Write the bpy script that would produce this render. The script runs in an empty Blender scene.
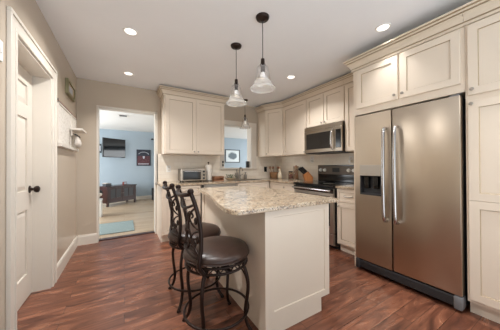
import bpy, bmesh, math, random
from mathutils import Vector, Matrix

S = bpy.context.scene
COL = S.collection
random.seed(7)

# ------------------------------------------------------------------ camera
YAW, PITCH, ROLL = 0.538073, 0.00628185, -0.00415559
fw = Vector((math.sin(YAW) * math.cos(PITCH), math.cos(YAW) * math.cos(PITCH), math.sin(PITCH)))
rt0 = Vector((math.cos(YAW), -math.sin(YAW), 0))
up0 = rt0.cross(fw)
rt = math.cos(ROLL) * rt0 + math.sin(ROLL) * up0
up = -math.sin(ROLL) * rt0 + math.cos(ROLL) * up0
cam = bpy.data.objects.new('camera', bpy.data.cameras.new('camera'))
COL.objects.link(cam)
cam.data.sensor_width = 36.0
cam.data.lens = 210.846 * 36.0 / 500.0
cam.data.clip_start = 0.05
m = Matrix((rt, up, -fw)).transposed().to_4x4()
m.translation = Vector((0, 0, 1.19))
cam.matrix_world = m
S.camera = cam

# ------------------------------------------------------------------ world, light, exposure
CAN_W = 3.3          # each recessed light
PEND_W = 0.15          # each pendant bulb
W_STR = 0.58          # daylight coming in from the open side behind the camera
LOWER_GLOW = 4.8          # world boosted below the horizon, added to light the ceiling
DAY_W = 135.0         # living room daylight
w = bpy.data.worlds.new('world')
S.world = w
w.use_nodes = True
bg = w.node_tree.nodes['Background']
bg.inputs[1].default_value = W_STR
_n, _l = w.node_tree.nodes, w.node_tree.links
_tc = _n.new('ShaderNodeTexCoord'); _sp = _n.new('ShaderNodeSeparateXYZ'); _cr = _n.new('ShaderNodeValToRGB')
_mr = _n.new('ShaderNodeMapRange')
_mr.inputs['From Min'].default_value = -.25; _mr.inputs['From Max'].default_value = .25
_l.new(_tc.outputs['Generated'], _sp.inputs[0]); _l.new(_sp.outputs[2], _mr.inputs[0]); _l.new(_mr.outputs[0], _cr.inputs[0])
_cr.color_ramp.elements[0].color = (LOWER_GLOW * .86, LOWER_GLOW * .94, LOWER_GLOW, 1)
_cr.color_ramp.elements[1].color = (.84, .93, 1.0, 1)
_l.new(_cr.outputs[0], bg.inputs[0])
S.view_settings.view_transform = 'Standard'
S.view_settings.look = 'None'
S.view_settings.gamma = 1
S.view_settings.use_curve_mapping = False
S.view_settings.exposure = 0.12


def area(name, loc, rot, sx, sy, watts, color):
    l = bpy.data.lights.new(name, 'AREA')
    l.shape = 'RECTANGLE'
    l.size, l.size_y, l.energy, l.color = sx, sy, watts, color
    o = bpy.data.objects.new(name, l)
    o.location = loc
    o.rotation_euler = rot
    COL.objects.link(o)
    return o


# lamps added as living room daylight at both end walls, no windows built
area('living_room_daylight_lamp', (-2.3, 6.4, 1.35), (0, math.radians(-90), 0), 1.7, 3.0, DAY_W, (0.95, 0.98, 1.0))
area('living_room_daylight_lamp', (6.3, 6.4, 1.4), (0, math.radians(90), 0), 1.6, 3.0, DAY_W * 0.7, (0.95, 0.98, 1.0))


# ------------------------------------------------------------------ materials
def lin(r, g, b):
    def f(c):
        c /= 255.0
        return c / 12.92 if c <= 0.04045 else ((c + 0.055) / 1.055) ** 2.4
    return (f(r), f(g), f(b), 1)


def mat(name, col, rough=0.5, metal=0.0, **kw):
    mt = bpy.data.materials.new(name)
    mt.use_nodes = True
    p = mt.node_tree.nodes['Principled BSDF']
    p.inputs['Base Color'].default_value = col
    p.inputs['Roughness'].default_value = rough
    p.inputs['Metallic'].default_value = metal
    for k, v in kw.items():
        p.inputs[k.replace('_', ' ')].default_value = v
    return mt


def nodes(mt):
    nt = mt.node_tree
    return nt, nt.nodes, nt.links, nt.nodes['Principled BSDF']


def world_coords(nt, scale=(1, 1, 1), rot=(0, 0, 0)):
    g = nt.nodes.new('ShaderNodeNewGeometry')
    mp = nt.nodes.new('ShaderNodeMapping')
    mp.inputs['Scale'].default_value = scale
    mp.inputs['Rotation'].default_value = rot
    nt.links.new(g.outputs['Position'], mp.inputs['Vector'])
    return mp.outputs[0]


def noise(nt, vec, scale, detail=4, rough=0.6, dist=0.0):
    n = nt.nodes.new('ShaderNodeTexNoise')
    n.inputs['Scale'].default_value = scale
    n.inputs['Detail'].default_value = detail
    n.inputs['Roughness'].default_value = rough
    n.inputs['Distortion'].default_value = dist
    if vec is not None:
        nt.links.new(vec, n.inputs['Vector'])
    return n.outputs['Fac']


def ramp(nt, fac, stops):
    r = nt.nodes.new('ShaderNodeValToRGB')
    e = r.color_ramp.elements
    while len(e) < len(stops):
        e.new(0.5)
    for i, (p, c) in enumerate(stops):
        e[i].position = p
        e[i].color = c
    nt.links.new(fac, r.inputs[0])
    return r.outputs[0]


def mix(nt, a, b, fac, mode='MIX'):
    x = nt.nodes.new('ShaderNodeMix')
    x.data_type = 'RGBA'
    x.blend_type = mode
    for sock, v in ((x.inputs[0], fac), (x.inputs[6], a), (x.inputs[7], b)):
        if hasattr(v, 'links'):
            nt.links.new(v, sock)
        else:
            sock.default_value = v
    return x.outputs[2]


def bump(nt, p, h, strength=0.2, dist=0.01):
    b = nt.nodes.new('ShaderNodeBump')
    b.inputs['Strength'].default_value = strength
    b.inputs['Distance'].default_value = dist
    nt.links.new(h, b.inputs['Height'])
    nt.links.new(b.outputs[0], p.inputs['Normal'])


def painted(name, col, rough, var=0.04, bumpy=0.05):
    mt = mat(name, col, rough)
    nt, N, L, p = nodes(mt)
    v = world_coords(nt)
    f = noise(nt, v, 1.7, 3)
    d = tuple(c * (1 - var) for c in col[:3]) + (1,)
    l = tuple(min(1, c * (1 + var)) for c in col[:3]) + (1,)
    L.new(ramp(nt, f, [(0.3, d), (0.7, l)]), p.inputs['Base Color'])
    if bumpy:
        bump(nt, p, noise(nt, v, 260, 2), bumpy, 0.002)
    return mt


M = {}
M['wall'] = painted('wall_paint_tan', lin(190, 176, 158), 0.2, 0.02, 0.015)
M['ceiling'] = painted('ceiling_paint', lin(236, 237, 239), 0.8, 0.015)
M['trim'] = painted('trim_paint_white', lin(218, 210, 198), 0.35, 0.01, 0)
M['cab'] = painted('cabinet_paint_cream', lin(228, 214, 196), 0.36, 0.015, 0)
M['crown'] = painted('cabinet_crown_glazed_cream', lin(216, 202, 182), 0.4, 0.015, 0)
M['glaze'] = mat('brown_glaze_line', lin(172, 152, 124), 0.45)
M['cab_in'] = mat('cabinet_shadow_gap', lin(120, 106, 86), 0.7)
M['blue'] = painted('living_room_blue_paint', lin(158, 172, 182), 0.55, 0.02)
M['white'] = mat('white_plastic', lin(235, 233, 228), 0.4)
M['lrceil'] = painted('living_room_ceiling_white', lin(232, 232, 230), 0.8, 0.01)
M['bronze'] = mat('oil_rubbed_bronze', lin(46, 33, 28), 0.36, 0.6)
M['black'] = mat('black_gloss', lin(12, 12, 13), 0.12)
M['blackmat'] = mat('black_matte', lin(22, 22, 23), 0.5)
M['nickel'] = mat('brushed_nickel', lin(168, 160, 150), 0.42, 0.7)
M['chrome'] = mat('polished_chrome', lin(215, 215, 218), 0.12, 1.0)
M['grey'] = mat('grey_plastic', lin(120, 120, 122), 0.45)
M['dgrey'] = mat('dark_grey_plastic', lin(58, 58, 60), 0.45)
M['glass_dark'] = mat('dark_oven_glass', lin(26, 24, 22), 0.08)


def m_floor():
    mt = mat('hardwood_floor_planks', lin(120, 70, 45), 0.3)
    nt, N, L, p = nodes(mt)
    v = world_coords(nt)
    br = N.new('ShaderNodeTexBrick')
    br.offset = 0.37
    br.inputs['Color1'].default_value = (0, 0, 0, 1)
    br.inputs['Color2'].default_value = (1, 1, 1, 1)
    br.inputs['Mortar'].default_value = (0.5, 0.5, 0.5, 1)
    br.inputs['Scale'].default_value = 1
    br.inputs['Mortar Size'].default_value = 0.0018
    br.inputs['Mortar Smooth'].default_value = 0.2
    br.inputs['Brick Width'].default_value = 1.15
    br.inputs['Row Height'].default_value = 0.125
    L.new(v, br.inputs['Vector'])
    # grain, shifted per plank
    sc = N.new('ShaderNodeVectorMath'); sc.operation = 'SCALE'
    L.new(br.outputs['Color'], sc.inputs[0]); sc.inputs['Scale'].default_value = 13.0
    ad = N.new('ShaderNodeVectorMath'); ad.operation = 'ADD'
    L.new(v, ad.inputs[0]); L.new(sc.outputs[0], ad.inputs[1])
    mp = N.new('ShaderNodeMapping'); mp.inputs['Scale'].default_value = (1.1, 6.0, 1)
    L.new(ad.outputs[0], mp.inputs['Vector'])
    g1 = noise(nt, mp.outputs[0], 1.5, 6, 0.62, 1.8)
    mp2 = N.new('ShaderNodeMapping'); mp2.inputs['Scale'].default_value = (3, 60, 1)
    L.new(ad.outputs[0], mp2.inputs['Vector'])
    g2 = noise(nt, mp2.outputs[0], 1.0, 3, 0.5, 0.5)
    base = ramp(nt, g1, [(0.28, lin(60, 33, 25)), (0.42, lin(104, 64, 48)), (0.55, lin(128, 82, 62)), (0.72, lin(164, 112, 86))])
    tone = ramp(nt, br.outputs['Color'], [(0.0, (0.86, 0.84, 0.83, 1)), (0.5, (0.98, 0.97, 0.96, 1)), (1.0, (1.12, 1.1, 1.08, 1))])
    c = mix(nt, base, tone, 1.0, 'MULTIPLY')
    fine = ramp(nt, g2, [(0.3, (0.82, 0.8, 0.8, 1)), (0.7, (1.06, 1.06, 1.06, 1))])
    c = mix(nt, c, fine, 0.8, 'MULTIPLY')
    c = mix(nt, c, lin(40, 22, 15), br.outputs['Fac'])
    L.new(c, p.inputs['Base Color'])
    rr = ramp(nt, g1, [(0.2, (0.34, 0.34, 0.34, 1)), (0.8, (0.24, 0.24, 0.24, 1))])
    L.new(rr, p.inputs['Roughness'])
    bump(nt, p, g2, 0.06, 0.003)
    return mt


def m_lrfloor():
    mt = mat('light_laminate_floor', lin(200, 182, 160), 0.25)
    nt, N, L, p = nodes(mt)
    v = world_coords(nt)
    br = N.new('ShaderNodeTexBrick')
    br.offset = 0.4
    br.inputs['Color1'].default_value = lin(172, 150, 124)
    br.inputs['Color2'].default_value = lin(188, 168, 142)
    br.inputs['Mortar'].default_value = lin(150, 130, 108)
    br.inputs['Scale'].default_value = 1
    br.inputs['Mortar Size'].default_value = 0.003
    br.inputs['Brick Width'].default_value = 1.2
    br.inputs['Row Height'].default_value = 0.19
    L.new(v, br.inputs['Vector'])
    g = noise(nt, world_coords(nt, (2, 18, 1)), 1.2, 4)
    L.new(mix(nt, br.outputs['Color'], ramp(nt, g, [(0.3, (0.8, 0.78, 0.75, 1)), (0.7, (1.05, 1.05, 1.05, 1))]), 1.0, 'MULTIPLY'), p.inputs['Base Color'])
    return mt


def m_granite():
    mt = mat('speckled_granite', lin(215, 200, 178), 0.13)
    nt, N, L, p = nodes(mt)
    v = world_coords(nt)
    a = noise(nt, v, 10, 6, 0.7, 0.5)
    base = ramp(nt, a, [(0.32, lin(140, 114, 90)), (0.44, lin(192, 168, 140)), (0.56, lin(214, 196, 170)), (0.7, lin(182, 154, 124))])
    b = noise(nt, v, 75, 4, 0.75)
    spk = ramp(nt, b, [(0.43, (1, 1, 1, 1)), (0.48, (0, 0, 0, 1))])
    c = mix(nt, base, lin(98, 82, 70), spk)
    d = noise(nt, v, 100, 3, 0.6)
    spk2 = ramp(nt, d, [(0.58, (0, 0, 0, 1)), (0.64, (1, 1, 1, 1))])
    c = mix(nt, c, lin(232, 222, 204), spk2)
    e = noise(nt, v, 34, 5, 0.7, 1.0)
    spk3 = ramp(nt, e, [(0.33, (.8, .8, .8, 1)), (0.42, (0, 0, 0, 1))])
    c = mix(nt, c, lin(120, 108, 102), spk3)
    L.new(c, p.inputs['Base Color'])
    return mt


def m_steel(name, col, rough, vertical=False):
    mt = mat(name, col, rough, 1.0)
    nt, N, L, p = nodes(mt)
    v = world_coords(nt, (400, 400, 2) if vertical else (2, 2, 400))
    f = noise(nt, v, 1.0, 3)
    L.new(ramp(nt, f, [(0.2, (rough - .02,) * 3 + (1,)), (0.8, (rough + .03,) * 3 + (1,))]), p.inputs['Roughness'])
    d = tuple(c * 0.975 for c in col[:3]) + (1,)
    L.new(ramp(nt, f, [(0.3, d), (0.7, col)]), p.inputs['Base Color'])
    if not vertical:
        bump(nt, p, noise(nt, world_coords(nt, (.5, .5, 5)), 1.3, 2), .025, .02)
    return mt


def m_tile():
    mt = mat('backsplash_tile_beige', lin(212, 196, 172), 0.25)
    nt, N, L, p = nodes(mt)
    g = N.new('ShaderNodeNewGeometry')
    sp = N.new('ShaderNodeSeparateXYZ')
    L.new(g.outputs['Position'], sp.inputs[0])
    s = N.new('ShaderNodeMath'); s.operation = 'ADD'
    L.new(sp.outputs[0], s.inputs[0]); L.new(sp.outputs[1], s.inputs[1])
    cb = N.new('ShaderNodeCombineXYZ')
    L.new(s.outputs[0], cb.inputs[0]); L.new(sp.outputs[2], cb.inputs[1])
    br = N.new('ShaderNodeTexBrick')
    br.inputs['Color1'].default_value = lin(236, 225, 208)
    br.inputs['Color2'].default_value = lin(242, 233, 218)
    br.inputs['Mortar'].default_value = lin(226, 215, 200)
    br.inputs['Scale'].default_value = 1
    br.inputs['Mortar Size'].default_value = 0.002
    br.inputs['Brick Width'].default_value = 0.15
    br.inputs['Row Height'].default_value = 0.075
    L.new(cb.outputs[0], br.inputs['Vector'])
    L.new(br.outputs['Color'], p.inputs['Base Color'])
    b = N.new('ShaderNodeBump'); b.inputs['Strength'].default_value = 0.3; b.inputs['Distance'].default_value = 0.002
    b.invert = True
    L.new(br.outputs['Fac'], b.inputs['Height']); L.new(b.outputs[0], p.inputs['Normal'])
    return mt


def m_wood(name, c1, c2, rough=0.35, scale=(3, 30, 30)):
    mt = mat(name, c1, rough)
    nt, N, L, p = nodes(mt)
    f = noise(nt, world_coords(nt, scale), 1.2, 4, 0.6, 0.8)
    L.new(ramp(nt, f, [(0.3, c1), (0.7, c2)]), p.inputs['Base Color'])
    return mt


def m_leather():
    mt = mat('brown_leather', lin(62, 46, 38), 0.36)
    nt, N, L, p = nodes(mt)
    v = world_coords(nt)
    f = noise(nt, v, 9, 4)
    L.new(ramp(nt, f, [(0.3, lin(46, 32, 27)), (0.7, lin(70, 50, 41))]), p.inputs['Base Color'])
    vo = N.new('ShaderNodeTexVoronoi'); vo.inputs['Scale'].default_value = 220
    L.new(v, vo.inputs['Vector'])
    bump(nt, p, vo.outputs['Distance'], 0.12, 0.002)
    return mt


def m_emit(name, col, s):
    mt = mat(name, (1, 1, 1, 1), 0.5)
    p = mt.node_tree.nodes['Principled BSDF']
    p.inputs['Emission Color'].default_value = col
    p.inputs['Emission Strength'].default_value = s
    return mt


def m_glass(name, col=(1, 1, 1, 1), rough=0.02):
    """thin clear glass: mostly see-through with a reflective surface"""
    mt = bpy.data.materials.new(name)
    mt.use_nodes = True
    nt = mt.node_tree
    N, L = nt.nodes, nt.links
    for n in list(N):
        N.remove(n)
    out = N.new('ShaderNodeOutputMaterial')
    tr = N.new('ShaderNodeBsdfTransparent'); tr.inputs[0].default_value = col
    gl = N.new('ShaderNodeBsdfGlossy'); gl.inputs['Roughness'].default_value = rough
    lw = N.new('ShaderNodeLayerWeight'); lw.inputs['Blend'].default_value = 0.35
    mx = N.new('ShaderNodeMixShader')
    mr = N.new('ShaderNodeMapRange'); mr.inputs['To Min'].default_value = 0.06; mr.inputs['To Max'].default_value = 0.75
    L.new(lw.outputs['Facing'], mr.inputs[0]); L.new(mr.outputs[0], mx.inputs[0])
    L.new(tr.outputs[0], mx.inputs[1]); L.new(gl.outputs[0], mx.inputs[2])
    L.new(mx.outputs[0], out.inputs[0])
    return mt


def m_art():
    mt = mat('pale_print_with_grey_trees', lin(226, 230, 230), 0.4)
    nt, N, L, p = nodes(mt)
    tc = N.new('ShaderNodeTexCoord')
    sp = N.new('ShaderNodeSeparateXYZ'); L.new(tc.outputs['Generated'], sp.inputs[0])
    n = noise(nt, tc.outputs['Generated'], 6, 5, 0.7)
    gr = N.new('ShaderNodeTexGradient'); gr.gradient_type = 'SPHERICAL'
    mp = N.new('ShaderNodeMapping'); mp.inputs['Location'].default_value = (-1.1, 0, -1.15); mp.inputs['Scale'].default_value = (2.2, 0, 2.2)
    L.new(tc.outputs['Generated'], mp.inputs[0]); L.new(mp.outputs[0], gr.inputs[0])
    a = N.new('ShaderNodeMath'); a.operation = 'MULTIPLY'; L.new(n, a.inputs[0]); L.new(gr.outputs['Fac'], a.inputs[1])
    L.new(ramp(nt, a.outputs[0], [(0.12, lin(214, 222, 224)), (0.22, lin(96, 110, 118))]), p.inputs['Base Color'])
    return mt


def m_sheet():
    mt = mat('printed_planner_sheet', lin(226, 220, 208), 0.5)
    nt, N, L, p = nodes(mt)
    f = noise(nt, world_coords(nt, (1, 30, 45)), 1.0, 4, 0.7)
    L.new(ramp(nt, f, [(0.38, lin(204, 196, 184)), (0.5, lin(228, 223, 214))]), p.inputs['Base Color'])
    return mt


def m_fabric(name, c1, c2, sc=150):
    mt = mat(name, c1, 0.9)
    nt, N, L, p = nodes(mt)
    f = noise(nt, world_coords(nt), sc, 3)
    L.new(ramp(nt, f, [(0.35, c1), (0.65, c2)]), p.inputs['Base Color'])
    bump(nt, p, f, 0.5, 0.004)
    return mt


M['floor'] = m_floor()
M['lrfloor'] = m_lrfloor()
M['granite'] = m_granite()
M['steel'] = m_steel('brushed_stainless', lin(194, 181, 164), 0.33)
M['steel2'] = m_steel('satin_stainless', lin(186, 182, 176), 0.3)
M['steel3'] = m_steel('warm_grey_stainless', lin(168, 157, 143), 0.28)
M['steel4'] = m_steel('handle_stainless', lin(190, 186, 184), 0.22, True)
M['dpanel'] = mat('dark_bronze_steel_panel', lin(92, 83, 74), 0.38, 0.6)
M['dsteel'] = m_steel('dark_stainless', lin(120, 112, 102), 0.3)
M['tile'] = m_tile()
M['cherry'] = m_wood('dark_cherry_wood', lin(40, 19, 16), lin(62, 31, 25), 0.3)
M['block'] = m_wood('honey_wood', lin(150, 92, 48), lin(182, 122, 70), 0.4, (20, 20, 4))
M['tray'] = m_wood('brown_wood', lin(120, 78, 52), lin(160, 112, 80), 0.4)
M['leather'] = m_leather()
M['lens'] = m_emit('lit_lamp_lens', (1.0, 0.95, 0.88, 1), 1.6)
M['bulb'] = m_emit('lit_bulb', (1.0, 0.9, 0.78, 1), 0.1)
M['glass'] = m_glass('clear_lamp_glass')
def m_skirt():
    mt = m_glass('ribbed_frosted_glass')
    nt = mt.node_tree
    out = [n for n in nt.nodes if n.type == 'OUTPUT_MATERIAL'][0]
    old = out.inputs[0].links[0].from_socket
    df = nt.nodes.new('ShaderNodeBsdfTranslucent'); df.inputs[0].default_value = (.9, .9, .88, 1)
    d2 = nt.nodes.new('ShaderNodeBsdfDiffuse'); d2.inputs[0].default_value = (.9, .9, .88, 1)
    a1 = nt.nodes.new('ShaderNodeMixShader'); a1.inputs[0].default_value = .5
    nt.links.new(df.outputs[0], a1.inputs[1]); nt.links.new(d2.outputs[0], a1.inputs[2])
    a2 = nt.nodes.new('ShaderNodeMixShader'); a2.inputs[0].default_value = .25
    nt.links.new(old, a2.inputs[1]); nt.links.new(a1.outputs[0], a2.inputs[2])
    nt.links.new(a2.outputs[0], out.inputs[0])
    return mt


M['skirt'] = m_skirt()
M['jar'] = m_glass('tinted_jar_glass', (0.92, 0.86, 0.78, 1))
M['art'] = m_art()
M['sheet'] = m_sheet()
M['paper'] = m_fabric('paper_towel_paper', lin(236, 230, 220), lin(222, 214, 202), 80)
M['rug'] = m_fabric('teal_rug_pile', lin(112, 128, 128), lin(136, 150, 149), 90)
M['curtain'] = m_fabric('blue_grey_curtain', lin(120, 142, 158), lin(138, 160, 174), 60)
M['mitt'] = m_fabric('white_cotton', lin(222, 214, 204), lin(205, 196, 186), 70)
M['leaf'] = m_fabric('dark_green_leaf', lin(60, 82, 48), lin(96, 116, 70), 40)
M['red'] = mat('dark_red_contents', lin(120, 50, 40), 0.4)
M['brown'] = m_fabric('brown_wicker', lin(120, 86, 58), lin(160, 122, 86), 90)
M['ceramic'] = mat('cream_ceramic', lin(226, 212, 186), 0.2)
M['frame_green'] = mat('olive_painted_wood', lin(128, 122, 90), 0.5)
M['tanprint'] = mat('tan_print', lin(172, 156, 130), 0.5)
M['navy'] = mat('navy_board', lin(42, 48, 60), 0.5)
M['maroon'] = m_fabric('maroon_print', lin(74, 44, 50), lin(108, 74, 78), 25)
M['pale'] = mat('pale_print', lin(190, 196, 204), 0.6)
M['display'] = m_emit('stove_clock_display', (0.1, 0.35, 0.5, 1), 0.0)
M['display'].node_tree.nodes['Principled BSDF'].inputs['Base Color'].default_value = lin(10, 11, 13)
M['screen'] = mat('television_screen', lin(16, 16, 18), 0.06)


CROWN = [(0, -.006), (.016, -.006), (.018, .014), (.013, .017), (.013, .021), (.022, .024), (.026, .040), (.038, .060), (.054, .074), (.056, .080), (.051, .082), (.051, .087), (.064, .090), (.070, .102), (.066, .104), (.066, .108), (.080, .111), (.080, .128), (0, .128)]
CROWN_GROOVES = {2, 3, 4, 9, 10, 11, 13, 14, 15}


# ------------------------------------------------------------------ mesh builder
class B:
    def __init__(self, mt=None):
        self.bm = bmesh.new()
        self.mt = mt

    def v(self, p):
        return self.bm.verts.new(self.mt @ Vector(p) if self.mt else Vector(p))

    def box(self, x0, x1, y0, y1, z0, z1, bev=0.0):
        t = bmesh.new()
        bmesh.ops.create_cube(t, size=1)
        for q in t.verts:
            q.co = Vector((x0 + (q.co.x + .5) * (x1 - x0), y0 + (q.co.y + .5) * (y1 - y0), z0 + (q.co.z + .5) * (z1 - z0)))
        if bev:
            bmesh.ops.bevel(t, geom=list(t.edges), offset=bev, segments=2, profile=0.5, affect='EDGES')
        self.merge(t)
        return self

    def merge(self, t):
        mp = {q: self.v(q.co) for q in t.verts}
        for f in t.faces:
            try:
                self.bm.faces.new([mp[q] for q in f.verts])
            except ValueError:
                pass
        t.free()

    def poly(self, pts2, z0, z1, axis='z'):
        """extruded polygon"""
        def P(a, b, c):
            return {'z': (a, b, c), 'x': (c, a, b), 'y': (a, c, b)}[axis]
        lo = [self.v(P(a, b, z0)) for a, b in pts2]
        hi = [self.v(P(a, b, z1)) for a, b in pts2]
        n = len(pts2)
        self.bm.faces.new(lo)
        self.bm.faces.new(hi)
        for i in range(n):
            self.bm.faces.new((lo[i], lo[(i + 1) % n], hi[(i + 1) % n], hi[i]))
        return self

    def lathe(self, prof, c=(0, 0, 0), seg=24, axis='z', close=False):
        """prof: list of (radius, height)"""
        rings = []
        for r, h in prof:
            ring = []
            for k in range(seg):
                a = 2 * math.pi * k / seg
                q = (r * math.cos(a), r * math.sin(a), h)
                if axis == 'x':
                    q = (q[2], q[0], q[1])
                elif axis == 'y':
                    q = (q[0], q[2], q[1])
                ring.append(self.v((c[0] + q[0], c[1] + q[1], c[2] + q[2])))
            rings.append(ring)
        for i in range(len(rings) - 1):
            for k in range(seg):
                self.bm.faces.new((rings[i][k], rings[i][(k + 1) % seg], rings[i + 1][(k + 1) % seg], rings[i + 1][k]))
        if close:
            for k in range(seg):
                self.bm.faces.new((rings[-1][k], rings[-1][(k + 1) % seg], rings[0][(k + 1) % seg], rings[0][k]))
        else:
            self.bm.faces.new(rings[0])
            self.bm.faces.new(rings[-1])
        return self

    def tube(self, pts, r, seg=8, closed=False):
        pts = [Vector(p) for p in pts]
        n = len(pts)
        rr = r if isinstance(r, (list, tuple)) else [r] * n
        rings = []
        prev = None
        for i in range(n):
            if closed:
                d = pts[(i + 1) % n] - pts[i - 1]
            else:
                d = pts[min(i + 1, n - 1)] - pts[max(i - 1, 0)]
            d.normalize()
            if prev is None:
                a = Vector((0, 0, 1)) if abs(d.z) < 0.9 else Vector((1, 0, 0))
            else:
                a = prev
            s = a - d * a.dot(d)
            s.normalize()
            prev = s
            t = d.cross(s)
            rings.append([self.v(pts[i] + rr[i] * (math.cos(2 * math.pi * k / seg) * s + math.sin(2 * math.pi * k / seg) * t)) for k in range(seg)])
        m_ = n if closed else n - 1
        for i in range(m_):
            A, C = rings[i], rings[(i + 1) % n]
            for k in range(seg):
                self.bm.faces.new((A[k], A[(k + 1) % seg], C[(k + 1) % seg], C[k]))
        if not closed:
            self.bm.faces.new(rings[0])
            self.bm.faces.new(rings[-1])
        return self

    def shaker(self, u0, u1, v0, v1, t=0.02, rail=0.058, deep=0.010, glaze=True):
        """shaker door in local (u, w, v): u across, v up, front at +w = t"""
        def ring(a, wv):
            return [self.v((u0 + a, wv, v0 + a)), self.v((u1 - a, wv, v0 + a)), self.v((u1 - a, wv, v1 - a)), self.v((u0 + a, wv, v1 - a))]
        rs = [ring(0, 0), ring(0, t - .002), ring(.002, t), ring(rail, t), ring(rail + .004, t - deep)]
        self.bm.faces.new(rs[0])
        self.bm.faces.new(rs[-1])
        for i in range(len(rs) - 1):
            for k in range(4):
                f = self.bm.faces.new((rs[i][k], rs[i][(k + 1) % 4], rs[i + 1][(k + 1) % 4], rs[i + 1][k]))
                f.material_index = 1 if i == 3 and glaze else 0
        return self

    def sweep(self, path, prof, closed=True):
        """profile [(out, z)] carried along a 2-D path; out is to the right of travel"""
        n = len(path)
        P = [Vector(p) for p in path]
        offs = []
        for i in range(n):
            ns = []
            if i > 0:
                d = (P[i] - P[i - 1]).normalized(); ns.append(Vector((d.y, -d.x)))
            if i < n - 1:
                d = (P[i + 1] - P[i]).normalized(); ns.append(Vector((d.y, -d.x)))
            if len(ns) == 2:
                b = (ns[0] + ns[1]).normalized()
                offs.append(b / max(0.2, b.dot(ns[0])))
            else:
                offs.append(ns[0])
        rings = [[self.v((P[i].x + offs[i].x * o, P[i].y + offs[i].y * o, z)) for o, z in prof] for i in range(n)]
        k_ = len(prof)
        for i in range(n - 1):
            for k in range(k_):
                f = self.bm.faces.new((rings[i][k], rings[i][(k + 1) % k_], rings[i + 1][(k + 1) % k_], rings[i + 1][k]))
                f.material_index = 1 if k_ == len(CROWN) and k in CROWN_GROOVES else 0
        self.bm.faces.new(rings[0])
        self.bm.faces.new(rings[-1])
        return self


def world_off(o):
    v = Vector((0, 0, 0))
    while o is not None:
        v += o.location
        o = o.parent
    return v


def obj(name, b, m, parent=None, smooth=False, label=None, cat=None, group=None, kind=None, sub=0):
    bm = b.bm
    bmesh.ops.recalc_face_normals(bm, faces=list(bm.faces))
    me = bpy.data.meshes.new(name)
    if parent is not None:
        off = world_off(parent)
        loc = Vector((0, 0, 0))
    else:
        xs = [q.co for q in bm.verts]
        lo = Vector((min(q.x for q in xs), min(q.y for q in xs), min(q.z for q in xs)))
        hi = Vector((max(q.x for q in xs), max(q.y for q in xs), max(q.z for q in xs)))
        off = Vector(((lo.x + hi.x) / 2, (lo.y + hi.y) / 2, lo.z))
        loc = off
    bmesh.ops.translate(bm, verts=list(bm.verts), vec=-off)
    bm.to_mesh(me)
    bm.free()
    me.materials.append(M[m] if isinstance(m, str) else m)
    if any(f.material_index == 1 for f in me.polygons):
        me.materials.append(M['glaze'])
    if smooth:
        me.shade_smooth()
        if smooth != 'all':
            me.set_sharp_from_angle(angle=math.radians(40))
    o = bpy.data.objects.new(name, me)
    COL.objects.link(o)
    o.parent = parent
    o.location = loc
    tag(o, label, cat, group, kind)
    if sub:
        sm = o.modifiers.new('sub', 'SUBSURF'); sm.levels = sub; sm.render_levels = sub
    return o


def tag(o, label=None, cat=None, group=None, kind=None):
    for k, v in (('label', label), ('category', cat), ('group', group), ('kind', kind)):
        if v:
            o[k] = v
    return o


def thing(name, loc, label, cat, group=None):
    o = bpy.data.objects.new(name, None)
    o.empty_display_size = 0.1
    COL.objects.link(o)
    o.location = loc
    return tag(o, label, cat, group)


def struct(name, b, m, parent=None, **kw):
    return obj(name, b, m, parent, kind='structure', **kw)


def copy_tree(o, parent=None):
    c = o.copy()
    COL.objects.link(c)
    c.parent = parent
    for ch in list(o.children):
        if ch.type != 'LIGHT':          # every lamp gets a light of its own
            copy_tree(ch, c)
    return c


def spline(pts, n=6):
    """Catmull-Rom through pts (tuples)"""
    P = [Vector(p) for p in pts]
    out = []
    for i in range(len(P) - 1):
        p0, p1, p2, p3 = P[max(i - 1, 0)], P[i], P[i + 1], P[min(i + 2, len(P) - 1)]
        for k in range(n):
            t = k / n
            out.append(0.5 * ((2 * p1) + (p2 - p0) * t + (2 * p0 - 5 * p1 + 4 * p2 - p3) * t * t + (3 * p1 - p0 - 3 * p2 + p3) * t ** 3))
    out.append(P[-1])
    return out


# local frames: (u across, w out of the face, v up) -> world
def F_right(x, y=0, z=0):      # face looks to -x ; u runs along -y (left to right as seen)
    return Matrix(((0, -1, 0, x), (-1, 0, 0, y), (0, 0, 1, z), (0, 0, 0, 1)))


def F_back(y, x=0, z=0):       # face looks to -y ; u runs along +x
    return Matrix(((1, 0, 0, x), (0, -1, 0, y), (0, 0, 1, z), (0, 0, 0, 1)))


def F_left(x, y=0, z=0):       # face looks to +x ; u runs along +y
    return Matrix(((0, 1, 0, x), (1, 0, 0, y), (0, 0, 1, z), (0, 0, 0, 1)))


# ------------------------------------------------------------------ dimensions
XL, XR, YB, H = -0.62, 3.18, 4.09, 2.55
YF = -0.8                       # the room runs on behind the camera
DX0, DX1, DZ = -0.362, 0.486, 2.152      # doorway in back wall
WX0, WX1, WZ0, WZ1 = 1.80, 2.48, 1.155, 2.08   # pass-through window
WT = 0.17                       # wall thickness
LY, LZ = 8.62, 2.47             # living room back wall and ceiling

# ------------------------------------------------------------------ structure: kitchen shell
struct('floor', B().box(XL - WT, XR + .1, YF, YB + WT - .03, -.05, 0), 'floor')
struct('floor_living', B().box(-2.6, 6.6, YB + WT - .03, LY + .1, -.05, 0), 'lrfloor')
struct('ceiling', B().box(XL - WT, XR + .1, YF, YB + WT, H, H + .06), 'ceiling')
struct('ceiling_living', B().box(-2.6, 6.6, YB + WT, LY + .1, LZ, LZ + .06), 'lrceil')
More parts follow.
